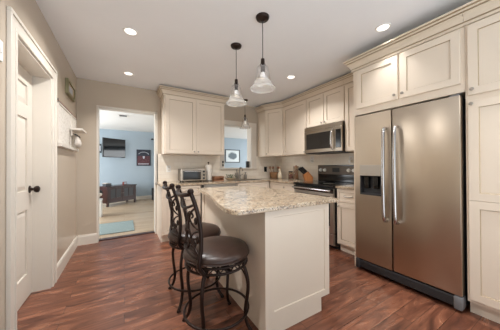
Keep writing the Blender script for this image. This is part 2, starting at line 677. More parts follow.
# left wall with a doorway at y 1.93 .. 2.79 (clear)
LY0, LY1, LZD = 1.975, 2.81, 2.08
b = B()
b.box(XL - WT, XL, YF, LY0, 0, H)
b.box(XL - WT, XL, LY1, YB + WT, 0, H)
b.box(XL - WT, XL, LY0, LY1, LZD, H)
struct('wall_left', b, 'wall')
b = B()
b.box(XL, DX0, YB, YB + WT, 0, H)
b.box(DX0, DX1, YB, YB + WT, DZ, H)
b.box(DX1, WX0, YB, YB + WT, 0, H)
b.box(WX0, WX1, YB, YB + WT, 0, WZ0)
b.box(WX0, WX1, YB, YB + WT, WZ1, H)
b.box(WX1, XR + .1, YB, YB + WT, 0, H)
struct('wall_back', b, 'wall')
struct('wall_right', B().box(XR, XR + .1, YF, YB, 0, H), 'wall')
# living room
struct('wall_far', B().box(-2.6, 6.6, LY, LY + .1, 0, LZ), 'blue')
b = B()
b.box(-2.6, -2.5, YB + WT, LY, 0, LZ)
struct('wall_living_left', b, 'blue')
struct('wall_living_right', B().box(6.5, 6.6, YB + WT, LY, 0, LZ), 'blue')
b = B()                       # living-room side of the shared wall beyond the kitchen
b.box(-2.6, XL - WT, YB, YB + WT, 0, LZ)
b.box(XR + .1, 6.6, YB, YB + WT, 0, LZ)
struct('wall_living_front', b, 'blue')
struct('baseboard_far', B().box(-2.5, 6.5, LY - .016, LY, 0, .13, .004), 'trim')

# baseboards
prof = [(0, 0), (.016, 0), (.016, .12), (.010, .145), (0, .153)]
struct('baseboard_left', B().sweep([(XL, LY1 + .107), (XL, YB)], prof), 'trim')
struct('baseboard_back', B().sweep([(XL + .016, YB), (DX0 - .012, YB)], prof), 'trim')

# doorway liner (painted edges)
b = B()
b.box(DX0 - .012, DX0 + .012, YB - .008, YB + WT + .008, 0, DZ)
b.box(DX1 - .012, DX1 + .03, YB - .008, YB + WT + .008, 0, DZ)
b.box(DX0 - .012, DX1 + .03, YB - .008, YB + WT + .008, DZ - .012, DZ + .012)
struct('trim_1', b, 'trim')
struct('trim_2', B().box(DX0 + .012, DX1 - .012, YB + .06, YB + WT - .01, 0, .012, .004), M['cherry'])

# window_1: pass-through with white liner, casing and sill
win = struct('window_1', B().box(WX0 - .004, WX1 + .004, YB - .004, YB + WT + .004, WZ0 - .02, WZ0 + .004), 'trim')
b = B()
b.box(WX0 - .004, WX0 + .012, YB - .004, YB + WT + .004, WZ0, WZ1)
b.box(WX1 - .012, WX1 + .004, YB - .004, YB + WT + .004, WZ0, WZ1)
b.box(WX0 - .004, WX1 + .004, YB - .004, YB + WT + .004, WZ1 - .012, WZ1 + .004)
obj('jamb_liner', b, 'trim', win)
b = B()
b.box(WX0 - .09, WX0 + .002, YB - .018, YB, WZ0 - .02, WZ1 + .09, .003)
b.box(WX1 - .002, WX1 + .125, YB - .018, YB, WZ0 - .02, WZ1 + .09, .003)
b.box(WX0 - .09, WX1 + .125, YB - .02, YB, WZ1 - .002, WZ1 + .09, .003)
obj('casing', b, 'trim', win)
obj('sill', B().box(WX0 - .1, WX1 + .13, YB - .05, YB + .01, WZ0 - .024, WZ0 + .002, .004), 'trim', win)

# left door: jambs, casing, six-panel slab, knob
XD = XL - .135
door = struct('door_1', B().box(XD - .035, XD - .012, LY0 + .022, LY1 - .022, .008, LZD - .022), 'trim')


def raised_door(mt):
    """stiles and rails around six raised panels; u runs along y"""
    b = B(mt)
    W = LY1 - LY0 - .044
    t = .014
    cols = [(0.0, .115), (W / 2 - .05, W / 2 + .05), (W - .115, W)]
    rows = [(0, .22), (.80, .97), (1.62, 1.74), (LZD - .03 - .13, LZD - .03)]
    for a, c in cols:
        b.box(a, c, 0, t, 0, LZD - .03)
    for z0, z1 in rows:
        b.box(cols[0][1], cols[1][0], 0, t, z0, z1)
        b.box(cols[1][1], cols[2][0], 0, t, z0, z1)
    for ci in range(2):
        u0, u1 = cols[ci][1], cols[ci + 1][0]
        for ri in range(3):
            v0, v1 = rows[ri][1], rows[ri + 1][0]
            e = [[(u0, v0), (u1, v0), (u1, v1), (u0, v1)]]
            rr = []
            for ins, wv in ((.006, 0.001), (.045, .010), (.05, .010)):
                rr.append([b.v((u0 + ins, wv, v0 + ins)), b.v((u1 - ins, wv, v0 + ins)), b.v((u1 - ins, wv, v1 - ins)), b.v((u0 + ins, wv, v1 - ins))])
            for i in range(2):
                for k in range(4):
                    b.bm.faces.new((rr[i][k], rr[i][(k + 1) % 4], rr[i + 1][(k + 1) % 4], rr[i + 1][k]))
            b.bm.faces.new(rr[-1])
    return b


obj('panel', raised_door(F_left(XD - .012, LY0 + .022, .008)), 'trim', door)
b = B()
b.lathe([(.034, 0), (.034, .006), (.028, .010)], (XD, LY1 - .085, .985), 20, 'x')
b.lathe([(.012, .008), (.012, .03), (.024, .036), (.031, .05), (.029, .064), (.016, .072)], (XD, LY1 - .085, .985), 20, 'x')
obj('knob', b, 'bronze', door, True)
b = B()
for y0, y1 in ((LY0, LY0 + .02), (LY1 - .02, LY1)):
    b.box(XL - WT, XL + .001, y0, y1, 0, LZD)
b.box(XL - WT, XL + .001, LY0 + .02, LY1 - .02, LZD - .02, LZD)
for y0, y1 in ((LY0 + .02, LY0 + .032), (LY1 - .032, LY1 - .02)):     # stops behind the slab
    b.box(XL - WT + .001, XD - .037, y0, y1, 0, LZD - .02)
b.box(XL - WT + .001, XD - .037, LY0 + .032, LY1 - .032, LZD - .032, LZD - .02)
obj('jamb', b, 'trim', door)
b = B()
cp = [(0, 0), (.018, 0), (.022, .02), (.014, .05), (.016, .09), (.010, .105), (0, .105)]


def casing(b, x, y0, y1, z1, wd=.105):
    def pieces(o, i, x1, bev):       # outer and inner offset of each flat band
        b.box(x, x1, y0 - o, y0 - i, 0, z1 + i, bev)
        b.box(x, x1, y1 + i, y1 + o, 0, z1 + i, bev)
        b.box(x, x1, y0 - o, y1 + o, z1 + i, z1 + o, bev)
    pieces(wd, wd - .025, x + .022, .003)
    pieces(wd - .0255, .0205, x + .013, 0)
    pieces(.020, -.004, x + .018, .003)


casing(b, XL, LY0, LY1, LZD)
obj('casing', b, 'trim', door)

# backsplash tile (fixed finish of the walls)
b = B()
b.box(.50, WX0 - .09, YB - .008, YB, .90, 1.42)
b.box(WX0 - .09, WX1 + .125, YB - .008, YB, .90, WZ0 - .02)
b.box(WX1 + .125, XR, YB - .008, YB, .90, 1.42)
b.box(XR - .008, XR, 1.52, YB - .008, .90, 1.42)
struct('trim_3', b, 'tile')

# ------------------------------------------------------------------ ceiling lights
can_xy = [(.055, 2.425, 'recessed ceiling light nearest the left wall and the picture, front of the two'),
          (.055, 3.536, 'recessed ceiling light just in front of the doorway'),
          (2.186, 2.431, 'recessed ceiling light between the front pendant and the wall cabinets'),
          (2.187, 1.10, 'recessed ceiling light in front of the refrigerator cabinets'),
          (.055, 1.1, None), (1.1, -.2, None), (2.187, -.2, None)]  # added out of view to brighten the room; the first continues the grid
first = None
for x, y, lab in can_xy:
    if first is None:
        first = r = thing('recessed_light', (x, y, H), lab, 'ceiling light', 'recessed ceiling lights')
        obj('trim_ring', B().lathe([(.050, H), (.068, H), (.066, H - .005), (.052, H - .004)], (x, y, 0), 28, close=True), 'white', r, True)
        obj('lens', B().lathe([(.051, H), (.051, H - .003)], (x, y, 0), 28), 'lens', r)
    else:
        r = copy_tree(first)
        r.location = (x, y, H)
        r['label'] = lab or 'unseen recessed ceiling light, added to brighten the room'
    l = bpy.data.lights.new('lamp', 'AREA')
    l.shape = 'DISK'; l.size = .09; l.energy = CAN_W * (2.0 if y > 3 else (4.0 if y < 2 else 7.0) if x < .1 else .5 if 1 < y < 1.2 else 4.0 if y > 2 else 2.5); l.color = (1.0, .985, .975); l.spread = math.radians(112 if y > 3 else (150 if x < 1.5 else 130 if y > 2 else 80))
    lo = bpy.data.objects.new('lamp', l); COL.objects.link(lo); lo.parent = r; lo.location = (0, 0, -.012)


def pendant(x, y, rim, label, group, scale=1.0):
    r = thing('pendant_light', (x, y, H), label, 'pendant light', group)
    obj('canopy', B().lathe([(.062, H), (.062, H - .006), (.055, H - .02), (.02, H - .03), (.012, H - .036)], (x, y, 0), 24), 'bronze', r, True)
    s = scale
    top = rim + .235 * s
    obj('cord', B().tube([(x, y, H - .03), (x, y, top + .05 * s)], .004, 6), 'dgrey', r)
    obj('socket', B().lathe([(.008, .062), (.017, .055), (.019, .02), (.012, .012), (.026, .006), (.026, -.004), (.020, -.012), (.019, -.062), (.012, -.066)], (x, y, top), 20), 'bronze', r, True)
    out = [(.020, .0), (.034, -.006), (.047, -.018), (.053, -.035), (.057, -.06), (.064, -.10), (.072, -.145)]
    low = [(.072, -.145), (.075, -.153), (.081, -.167), (.092, -.184), (.106, -.200), (.114, -.209), (.115, -.216), (.110, -.221)]
    for nm, o_, m_ in (('shade', out, 'glass'), ('shade_skirt', low, 'skirt')):
        inn = [(q - .003, z - .0005) for q, z in o_][::-1]
        obj(nm, B().lathe([(q * s, z * s) for q, z in o_ + inn], (x, y, top), 36, close=True), m_, r, 'all')
    obj('bulb', B().lathe([(.012, -.062), (.016, -.072), (.022, -.09), (.023, -.105), (.017, -.122), (.004, -.128)], (x, y, top), 20), 'bulb', r, 'all')
    l = bpy.data.lights.new('lamp', 'POINT')
    l.energy = PEND_W; l.color = (1, .85, .68); l.shadow_soft_size = .03
    lo = bpy.data.objects.new('lamp', l); COL.objects.link(lo); lo.parent = r; lo.location = (0, 0, top - .16 * s - H)


pendant(1.083, 1.581, 1.875, 'bell-shaped clear glass pendant over the near end of the island', 'pendants over the island')
pendant(1.083, 2.108, 1.875, 'bell-shaped clear glass pendant over the middle of the island, the farther of the two', 'pendants over the island')
pendant(2.127, 3.754, 1.955, 'small clear glass pendant hanging in front of the pass-through window', None, 1.0)

# ------------------------------------------------------------------ cabinets


def knob(b, u, v, w0, mt, r=.013):
    """round pull knob on a face, built in the door's frame"""
    for q in [0]:
        t = bmesh.new()
        bb = B(mt)
        bb.bm.free(); bb.bm = b.bm
        prof = [(.006, 0), (.006, .012), (r, .018), (r, .024), (r * .7, .028)]
        rings = []
        for rr, h in prof:
            rings.append([bb.v((u + rr * math.cos(a * math.pi / 6), w0 + h, v + rr * math.sin(a * math.pi / 6))) for a in range(12)])
        for i in range(len(rings) - 1):
            for k in range(12):
                bb.bm.faces.new((rings[i][k], rings[i][(k + 1) % 12], rings[i + 1][(k + 1) % 12], rings[i + 1][k]))
        bb.bm.faces.new(rings[-1]); bb.bm.faces.new(rings[0])
        t.free()


def cab_door(root, frame, u0, u1, v0, v1, knob_at=None, name='door', rail=.058, t=.02):
    d = obj(name, B(frame).shaker(u0, u1, v0, v1, t, rail), 'cab', root)
    if knob_at:
        b = B()
        knob(b, knob_at[0], knob_at[1], t, frame)
        obj('knob', b, 'nickel', d, True)
    return d


def bar_pull(root, frame, u, v, w0, half=.055):
    b = B(frame)
    b.tube(spline([(u - half, w0, v), (u - half, w0 + .02, v - .004), (u - half * .5, w0 + .028, v - .012), (u, w0 + .03, v - .014), (u + half * .5, w0 + .028, v - .012), (u + half, w0 + .02, v - .004), (u + half, w0, v)], 4), .008, 8)
    obj('handle', b, 'nickel', root, True)


UB, UT = 1.405, 2.39            # wall cabinet bottom / door top
G = .002
# --- back wall double cabinet
x0, x1, yf = .575, 1.665, YB - .33
r = thing('wall_cabinet', ((x0 + x1) / 2, YB - .16, UB), 'wide cream two-door wall cabinet hung between the doorway and the pass-through window', 'cabinet')
obj('body', B().box(x0, x1, yf, YB - .002, UB, UT + .02), 'cab', r)
fr = F_back(yf, 0, 0)
xm = (x0 + x1) / 2 - .01
cab_door(r, fr, x0 + .02, xm - G, UB + .012, UT, (xm - .035, UB + .05))
cab_door(r, fr, xm + G, x1 - .012, UB + .012, UT, (xm + .035, UB + .05))
b = B()
b.sweep([(x0, YB - .003), (x0, yf), (x1, yf), (x1, YB - .003)], [(o, UT + z) for o, z in CROWN])
obj('crown', b, 'crown', r)

# --- corner diagonal cabinet
cx0 = 2.65
poly = [(XR - .003, YB - .003), (cx0, YB - .003), (cx0, YB - .30), (2.85, 3.40), (XR - .003, 3.40)]
r = thing('wall_cabinet', (2.9, 3.75, UB), 'cream corner wall cabinet set diagonally beside the pass-through window', 'cabinet')
obj('body', B().poly(poly, UB, UT + .02), 'cab', r)
d = Vector((.20, -.39, 0)); Ld = d.length; d.normalize()
nrm = Vector((d.y, -d.x, 0))     # faces the room
frd = Matrix(((d.x, nrm.x, 0, cx0), (d.y, nrm.y, 0, YB - .30), (0, 0, 1, 0), (0, 0, 0, 1)))
cab_door(r, frd, .022, Ld - .022, UB + .012, UT, (.05, UB + .05))
b = B()
b.sweep([(cx0, YB - .003), (cx0, YB - .30), (2.85, 3.40)], [(o, UT + z) for o, z in CROWN])
obj('crown', b, 'crown', r)

# --- right wall cabinets
XU = 2.85


def right_upper(y0, y1, z0, z1, ndoors, label, knob_low=True):
    r = thing('wall_cabinet', (XR - .16, (y0 + y1) / 2, z0), label, 'cabinet')
    obj('body', B().box(XU, XR - .003, y0 + .001, y1 - .001, z0, z1 + .02), 'cab', r)
    fr = F_right(XU, 0, 0)       # u = -y
    wd = (y1 - y0) / ndoors
    for i in range(ndoors):
        a, c = -(y1 - i * wd) + .006, -(y1 - (i + 1) * wd) - .006
        kx = c - .03 if (ndoors == 1 or i == 0) else a + .03
        cab_door(r, fr, a, c, z0 + .010, z1, (kx, z0 + .045))
    obj('crown', B().sweep([(XU, y1), (XU, y0)], [(o, z1 + z) for o, z in CROWN]), 'crown', r)
    return r


right_upper(2.752, 3.398, UB, UT, 1, 'cream single-door wall cabinet between the corner cabinet and the microwave')
right_upper(1.982, 2.748, 1.868, UT, 2, 'short cream two-door wall cabinet directly above the microwave')
right_upper(1.545, 1.978, UB, UT, 1, 'narrow cream wall cabinet between the microwave and the refrigerator')

# --- refrigerator surround: over-fridge cabinet and side panel
XF = 2.36
r = thing('wall_cabinet', (2.77, 1.04, 1.79), 'deep cream two-door cabinet bridging over the stainless refrigerator', 'cabinet')
obj('body', B().box(XF, XR - .003, .566, 1.528, 1.785, 2.325), 'cab', r)
fr = F_right(XF)
cab_door(r, fr, -1.478, -1.046, 1.855, 2.30, (-1.072, 1.90))
cab_door(r, fr, -1.026, -.590, 1.855, 2.30, (-1.000, 1.90))
obj('crown', B().sweep([(XR - .36, 1.528), (XF, 1.528), (XF, .566)], [(o, 2.318 + z) for o, z in CROWN]), 'crown', r)
obj('side_panel', B().box(XF, XR - .003, 1.508, 1.528, 0.0, 1.785), 'cab', r)

# --- pantry
r = thing('pantry_cabinet', (2.77, .18, 0), 'tall cream pantry cabinet on the right side of the refrigerator', 'cabinet')
obj('body', B().box(XF, XR - .003, -.22, .564, .11, 2.325), 'cab', r)
obj('toe_kick', B().box(XF + .06, XR - .003, -.22, .564, 0, .11), 'cab', r)
cab_door(r, fr, -.548, .20, 1.745, 2.30, (-.520, 1.785), name='upper_door')
b = B(fr)
b.shaker(-.548, .20, .915, 1.70, .02, .06)
b.shaker(-.548, .20, .135, .913, .02, .06)
d = obj('lower_door', b, 'cab', r)
b = B(); knob(b, -.525, 1.672, .02, fr); obj('knob', b, 'nickel', d, True)
obj('crown', B().sweep([(XF, .564), (XF, -.22)], [(o, 2.318 + z) for o, z in CROWN]), 'crown', r)

# ------------------------------------------------------------------ base cabinets
BT = .882
XB = 2.56                        # right wall base cabinet face
YBF = YB - .58                   # back wall base cabinet face (3.51)


def base_shell(r, x0, x1, y0, y1, kick):
    obj('body', B().box(x0, x1, y0, y1, .11, BT), 'cab', r)
    obj('toe_kick', B().box(*kick, 0, .11), 'cab', r)


# left of dishwasher
r = thing('base_cabinet', (.80, 3.8, 0), 'cream base cabinet at the left end of the back counter, beside the doorway', 'cabinet')
base_shell(r, .50, 1.118, YBF, YB - .003, (.50, 1.118, YBF + .07, YB - .003))
fr = F_back(YBF)
dr = obj('drawer', B(fr).shaker(.515, 1.105, .715, .868, .02, .03, .005), 'cab', r)
bar_pull(dr, fr, .81, .80, .02)
cab_door(r, fr, .515, .808, .13, .70, (.775, .66))
cab_door(r, fr, .812, 1.105, .13, .70, (.845, .66))
# dishwasher
r = thing('dishwasher', (1.46, 3.8, 0), 'stainless dishwasher under the back counter between two cream base cabinets', 'dishwasher')
obj('body', B().box(1.122, 1.798, YBF + .02, YB - .003, .10, BT), 'dgrey', r)
obj('door', B().box(1.128, 1.792, YBF - .022, YBF + .02, .12, .80, .006), 'steel2', r)
cp_ = obj('control_panel', B().box(1.128, 1.792, YBF - .022, YBF + .02, .803, BT - .004, .004), 'steel2', r)
b = B()
b.box(1.132, 1.165, YBF - .024, YBF - .02, .812, .874)
obj('button_strip', b, 'blackmat', cp_)
obj('handle', B().tube([(1.2, YBF - .02, .77), (1.2, YBF - .05, .77), (1.72, YBF - .05, .77), (1.72, YBF - .02, .77)], .009, 8), 'chrome', r, True)
obj('toe_kick', B().box(1.122, 1.798, YBF + .06, YB - .003, 0, .10), 'blackmat', r)
# sink base
r = thing('base_cabinet', (2.17, 3.8, 0), 'cream sink base cabinet below the pass-through window', 'cabinet')
obj('body', B().box(1.802, 1.85, YBF, YB - .003, .11, BT).box(2.50, XB, YBF, YB - .003, .11, BT).box(1.802, XB, YBF, YBF + .03, .11, BT).box(1.802, XB, YBF, YB - .003, .11, .14), 'cab', r)
obj('toe_kick', B().box(1.802, XB, YBF + .07, YB - .003, 0, .11), 'cab', r)
obj('false_front', B(fr).shaker(1.815, XB - .03, .715, .868, .02, .03, .005), 'cab', r)
cab_door(r, fr, 1.815, 2.165, .13, .70, (2.13, .66))
cab_door(r, fr, 2.169, XB - .03, .13, .70, (2.205, .66))
# right wall, left of range
r = thing('base_cabinet', (2.85, 3.3, 0), 'cream base cabinet in the corner left of the stove', 'cabinet')
obj('body', B().box(XB + .001, XR - .003, 2.735, YB - .003, .11, BT), 'cab', r)
obj('toe_kick', B().box(XB + .07, XR - .003, 2.735, YB - .003, 0, .11), 'cab', r)
fr = F_right(XB)
dr = obj('drawer', B(fr).shaker(-3.44, -2.75, .715, .868, .02, .03, .005), 'cab', r)
b = B(); knob(b, -3.02, .80, .02, fr, .016); obj('knob', b, 'nickel', dr, True)
cab_door(r, fr, -3.44, -3.097, .13, .70, (-3.13, .66))
cab_door(r, fr, -3.093, -2.75, .13, .70, (-3.06, .66))
# right wall, right of range
r = thing('base_cabinet', (2.85, 1.72, 0), 'narrow cream base cabinet between the stove and the refrigerator', 'cabinet')
obj('body', B().box(XB, XR - .003, 1.531, 1.915, .11, BT), 'cab', r)
obj('toe_kick', B().box(XB + .07, XR - .003, 1.531, 1.915, 0, .11), 'cab', r)
dr = obj('drawer', B(fr).shaker(-1.900, -1.545, .70, .868, .02, .035, .005), 'cab', r)
bar_pull(dr, fr, -1.72, .79, .02)
cab_door(r, fr, -1.900, -1.545, .13, .685, (-1.87, .64))

# countertops
CT0, CT1 = BT + .001, .914
poly = [(.475, YB - .009), (.475, YBF - .03), (1.88, YBF - .03), (1.88, YB - .16), (2.44, YB - .16), (2.44, YBF - .03), (XB - .03, YBF - .03), (XB - .03, 2.728), (XR - .009, 2.728), (XR - .009, YB - .009)]
# the sink cut-out splits the counter: front strip + rest, joined as one mesh
b = B()
b.box(.475, 1.88, YBF - .03, YB - .009, CT0, CT1)
b.box(1.88, 2.44, YBF - .03, YBF + .07, CT0, CT1)
b.box(1.88, 2.44, YB - .15, YB - .009, CT0, CT1)
b.box(2.44, XR - .009, YBF - .03, YB - .009, CT0, CT1)
b.box(XB - .03, XR - .009, 2.730, YBF - .03, CT0, CT1)
bmesh.ops.remove_doubles(b.bm, verts=list(b.bm.verts), dist=1e-5)
obj('countertop', b, 'granite', label='L-shaped speckled granite countertop along the back wall and into the corner', cat='countertop')
obj('countertop', B().box(XB - .03, XR - .009, 1.531, 1.918, CT0, CT1, .004), 'granite', label='short granite countertop between the stove and the refrigerator', cat='countertop')

# sink and faucet
r = thing('sink', (2.16, 3.76, .72), 'stainless undermount sink below the pass-through window', 'sink')
b = B()
sx0, sx1, sy0, sy1 = 1.884, 2.436, YBF + .074, YB - .154
b.box(sx0, sx1, sy0, sy1, .72, .726)
b.box(sx0, sx0 + .005, sy0, sy1, .72, CT1 - .004).box(sx1 - .005, sx1, sy0, sy1, .72, CT1 - .004)
b.box(sx0, sx1, sy0, sy0 + .005, .72, CT1 - .004).box(sx0, sx1, sy1 - .005, sy1, .72, CT1 - .004)
obj('basin', b, 'steel2', r)
obj('drain', B().lathe([(.04, .726), (.04, .729), (.02, .729)], (2.16, 3.76, 0), 20), 'chrome', r)
r = thing('faucet', (2.13, YB - .09, CT1), 'brushed metal kitchen faucet standing behind the sink', 'faucet')
obj('base', B().lathe([(.034, 0), (.034, .012), (.024, .02), (.022, .09), (.018, .10)], (2.13, YB - .09, CT1), 20), 'nickel', r, True)
obj('spout', B().tube(spline([(2.13, YB - .09, CT1 + .09), (2.13, YB - .09, CT1 + .20), (2.13, YB - .12, CT1 + .245), (2.13, YB - .19, CT1 + .235), (2.13, YB - .23, CT1 + .18)], 6), .013, 10), 'nickel', r, True)
obj('lever', B().tube([(2.15, YB - .09, CT1 + .08), (2.21, YB - .09, CT1 + .11)], .008, 8), 'nickel', r, True)
for i, (x, h, lab) in enumerate(((2.06, .20, 'tall grey pump dispenser left of the faucet'), (2.27, .14, 'short grey pump dispenser right of the faucet'))):
    y = YB - .085
    r = thing('soap_dispenser', (x, y, CT1), lab, 'soap dispenser')
    obj('bottle', B().lathe([(.030, 0), (.034, .01), (.034, h * .65), (.014, h * .75), (.014, h * .8)], (x, y, CT1), 20), 'nickel', r, True)
    b = B()
    b.lathe([(.010, h * .8), (.010, h), (.013, h), (.013, h + .01)], (x, y, CT1), 14)
    b.tube([(x, y, CT1 + h + .005), (x, y - .05, CT1 + h)], .005, 8)
    obj('pump', b, 'nickel', r, True)

# ------------------------------------------------------------------ range
Y0, Y1 = 1.925, 2.724
r = thing('range', (2.85, (Y0 + Y1) / 2, 0), 'freestanding black and stainless electric stove below the microwave', 'stove')
obj('body', B().box(2.54, XR - .03, Y0, Y1, .06, .885), 'blackmat', r)
obj('base', B().box(2.62, XR - .03, Y0 + .01, Y1 - .01, 0, .06), 'blackmat', r)
ct = obj('cooktop', B().box(2.488, XR - .03, Y0 - .002, Y1 + .002, .887, .918, .006), 'black', r)
for yy in (2.13, 2.53):
    for xx, rad in ((2.68, .10), (2.93, .08)):
        obj('burner_ring', B().lathe([(rad, .9182), (rad, .9188), (rad - .004, .9188), (rad - .004, .9182)], (xx, yy, 0), 28, close=True), 'grey', ct)
d = obj('oven_door', B().box(2.500, 2.54, Y0 + .006, Y1 - .006, .24, .868, .006), 'steel2', r)
obj('window', B().box(2.497, 2.502, Y0 + .06, Y1 - .06, .34, .76, .002), 'glass_dark', d)
obj('top_band', B().box(2.496, 2.502, Y0 + .006, Y1 - .006, .80, .868, .002), 'black', d)
b = B()
b.tube([(2.445, Y0 + .03, .842), (2.445, Y1 - .03, .842)], .017, 12)
for yy in (Y0 + .07, Y1 - .07):
    b.tube([(2.50, yy, .842), (2.445, yy, .842)], .010, 8)
obj('handle', b, 'chrome', d, True)
obj('drawer', B().box(2.505, 2.54, Y0 + .006, Y1 - .006, .07, .23, .006), 'steel2', r)
bgd = obj('backguard', B().poly([(XR - .09, .918), (XR - .03, .918), (XR - .03, 1.205), (XR - .07, 1.205)], Y0, Y1, 'y') if False else B().box(XR - .085, XR - .03, Y0, Y1, .918, 1.205, .008), 'black', r)
pan = obj('control_panel', B().box(XR - .089, XR - .085, Y0 + .012, Y1 - .012, 1.045, 1.19, .002), 'dpanel', bgd)
obj('clock', B().box(XR - .092, XR - .088, 2.26, 2.40, 1.085, 1.155, .001), 'display', bgd)
for yy in (Y0 + .075, Y0 + .165, Y1 - .165, Y1 - .075):
    obj('knob', B().lathe([(.030, 0), (.030, -.006), (.026, -.008), (.024, -.028), (.016, -.031)], (XR - .089, yy, 1.118), 18, 'x'), 'white', bgd, True)
# spoon rest / small tray on the stove
b = B()
b.lathe([(.055, .0), (.085, .012), (.08, .013), (.05, .003)], (2.60, 2.08, .9192), 24)
obj('spoon_rest', b, 'steel2', label='small metal spoon rest on the front right of the stove top', cat='spoon rest', smooth=True)

# ------------------------------------------------------------------ microwave
r = thing('microwave', (2.98, 2.34, 1.39), 'stainless over-the-range microwave with black window', 'microwave')
Y0, Y1, X0 = 1.985, 2.745, 2.80
obj('body', B().box(X0, XR - .004, Y0, Y1, 1.415, 1.864), 'blackmat', r)
obj('bottom_plate', B().box(X0 + .01, XR - .004, Y0 + .005, Y1 - .005, 1.402, 1.415), 'dgrey', r)
obj('vent_band', B().box(X0 - .022, X0, Y0, Y1, 1.795, 1.862, .004), 'steel3', r)
d = obj('door', B().box(X0 - .024, X0, Y0 + .125, Y1, 1.417, 1.792, .006), 'steel3', r)
obj('window', B().box(X0 - .027, X0 - .022, Y0 + .205, Y1 - .05, 1.475, 1.745, .002), 'glass_dark', d)
b = B()
b.tube(spline([(X0 - .02, Y0 + .162, 1.45), (X0 - .06, Y0 + .162, 1.50), (X0 - .072, Y0 + .162, 1.605), (X0 - .06, Y0 + .162, 1.71), (X0 - .02, Y0 + .162, 1.765)], 5), .014, 10)
obj('handle', b, 'chrome', d, True)
pn = obj('control_panel', B().box(X0 - .024, X0, Y0, Y0 + .122, 1.417, 1.792, .004), 'steel3', r)
obj('keypad', B().box(X0 - .027, X0 - .022, Y0 + .018, Y0 + .108, 1.47, 1.75, .002), 'black', pn)

# ------------------------------------------------------------------ refrigerator
r = thing('refrigerator', (2.7, 1.03, 0), 'large side-by-side stainless refrigerator with ice and water dispenser', 'refrigerator')
FX, FY0, FYM, FY1, FZ = 2.315, .583, 1.092, 1.486, 1.758
obj('body', B().box(FX + .075, XR - .06, FY0 + .004, FY1 - .004, .03, FZ - .01), 'dgrey', r)


def fr_door(y0, y1, z0=.135, z1=FZ):
    b = B()
    b.box(FX, FX + .065, y0, y1, z0, z1, .010)
    return b


dR = obj('right_door', fr_door(FY0, FYM - .004), 'steel', r, True)
# left door with a dispenser opening: four slabs around the recess
dy0, dy1, dz0, dz1 = 1.195, 1.425, .868, 1.20
b = B()
L0, L1 = FYM + .004, FY1
ys = [L0, dy0, dy1, L1]
zs = [.135, dz0, dz1, FZ]
grid = [[(b.v((FX, y, z)), b.v((FX + .065, y, z))) for z in zs] for y in ys]
for i in range(3):
    for k in range(3):
        if i == 1 and k == 1:
            continue
        b.bm.faces.new([grid[i][k][0], grid[i + 1][k][0], grid[i + 1][k + 1][0], grid[i][k + 1][0]])
        b.bm.faces.new([grid[i][k][1], grid[i + 1][k][1], grid[i + 1][k + 1][1], grid[i][k + 1][1]])
for k in range(3):
    for i in (0, 3):
        b.bm.faces.new([grid[i][k][0], grid[i][k + 1][0], grid[i][k + 1][1], grid[i][k][1]])
for i in range(3):
    for k in (0, 3):
        b.bm.faces.new([grid[i][k][0], grid[i + 1][k][0], grid[i + 1][k][1], grid[i][k][1]])
for a, c in (((1, 1), (2, 1)), ((2, 1), (2, 2)), ((2, 2), (1, 2)), ((1, 2), (1, 1))):
    b.bm.faces.new([grid[a[0]][a[1]][0], grid[c[0]][c[1]][0], grid[c[0]][c[1]][1], grid[a[0]][a[1]][1]])
dL = obj('left_door', b, 'steel', r)
for y, par in ((FYM - .052, dR), (FYM + .052, dL)):
    b = B()
    pts = spline([(FX - .002, y, 1.575), (FX - .045, y, 1.56), (FX - .06, y, 1.45), (FX - .066, y, 1.10), (FX - .06, y, .74), (FX - .045, y, .64), (FX - .002, y, .625)], 5)
    b.tube(pts, .016, 12)
    obj('handle', b, 'steel4', par, True)
b = B()
b.box(FX + .058, FX + .064, dy0, dy1, dz0, dz1)
b.box(FX - .003, FX + .06, dy0, dy0 + .006, dz0, 1.082).box(FX - .003, FX + .06, dy1 - .006, dy1, dz0, 1.082)
b.box(FX - .003, FX + .06, dy0, dy1, dz0, dz0 + .018)
dsp = obj('dispenser', b, 'dgrey', dL)
obj('dispenser_panel', B().box(FX - .004, FX + .06, dy0, dy1, 1.08, dz1, .003), 'steel2', dsp)
b = B()
b.box(FX + .01, FX + .055, 1.235, 1.285, .94, 1.078, .004).box(FX + .01, FX + .055, 1.335, 1.385, .94, 1.078, .004)
obj('paddle', b, 'black', dsp)
b = B()
b.box(FX + .012, FX + .10, FY0 + .03, FY1 - .01, .035, .118, .006)
for k in range(5):
    b.box(FX + .008, FX + .014, FY0 + .06, FY1 - .04, .044 + k * .014, .050 + k * .014)
g = obj('base_grille', b, 'dgrey', r)
obj('foot_cover', B().box(FX - .004, FX + .09, FY0, FY0 + .055, .02, .13, .012), 'grey', r, True)
obj('foot_cover', B().box(FX - .004, FX + .09, FY1 - .05, FY1, .02, .13, .012), 'dgrey', r, True)
for y in (FY0 + .05, FY1 - .05):
    for x in (FX + .12, XR - .12):
        obj('foot', B().box(x - .02, x + .02, y - .02, y + .02, 0, .035), 'blackmat', r)
obj('hinge_cover', B().box(FX + .01, FX + .12, FY0 + .01, FY0 + .07, FZ - .012, FZ + .012, .004), 'grey', r)

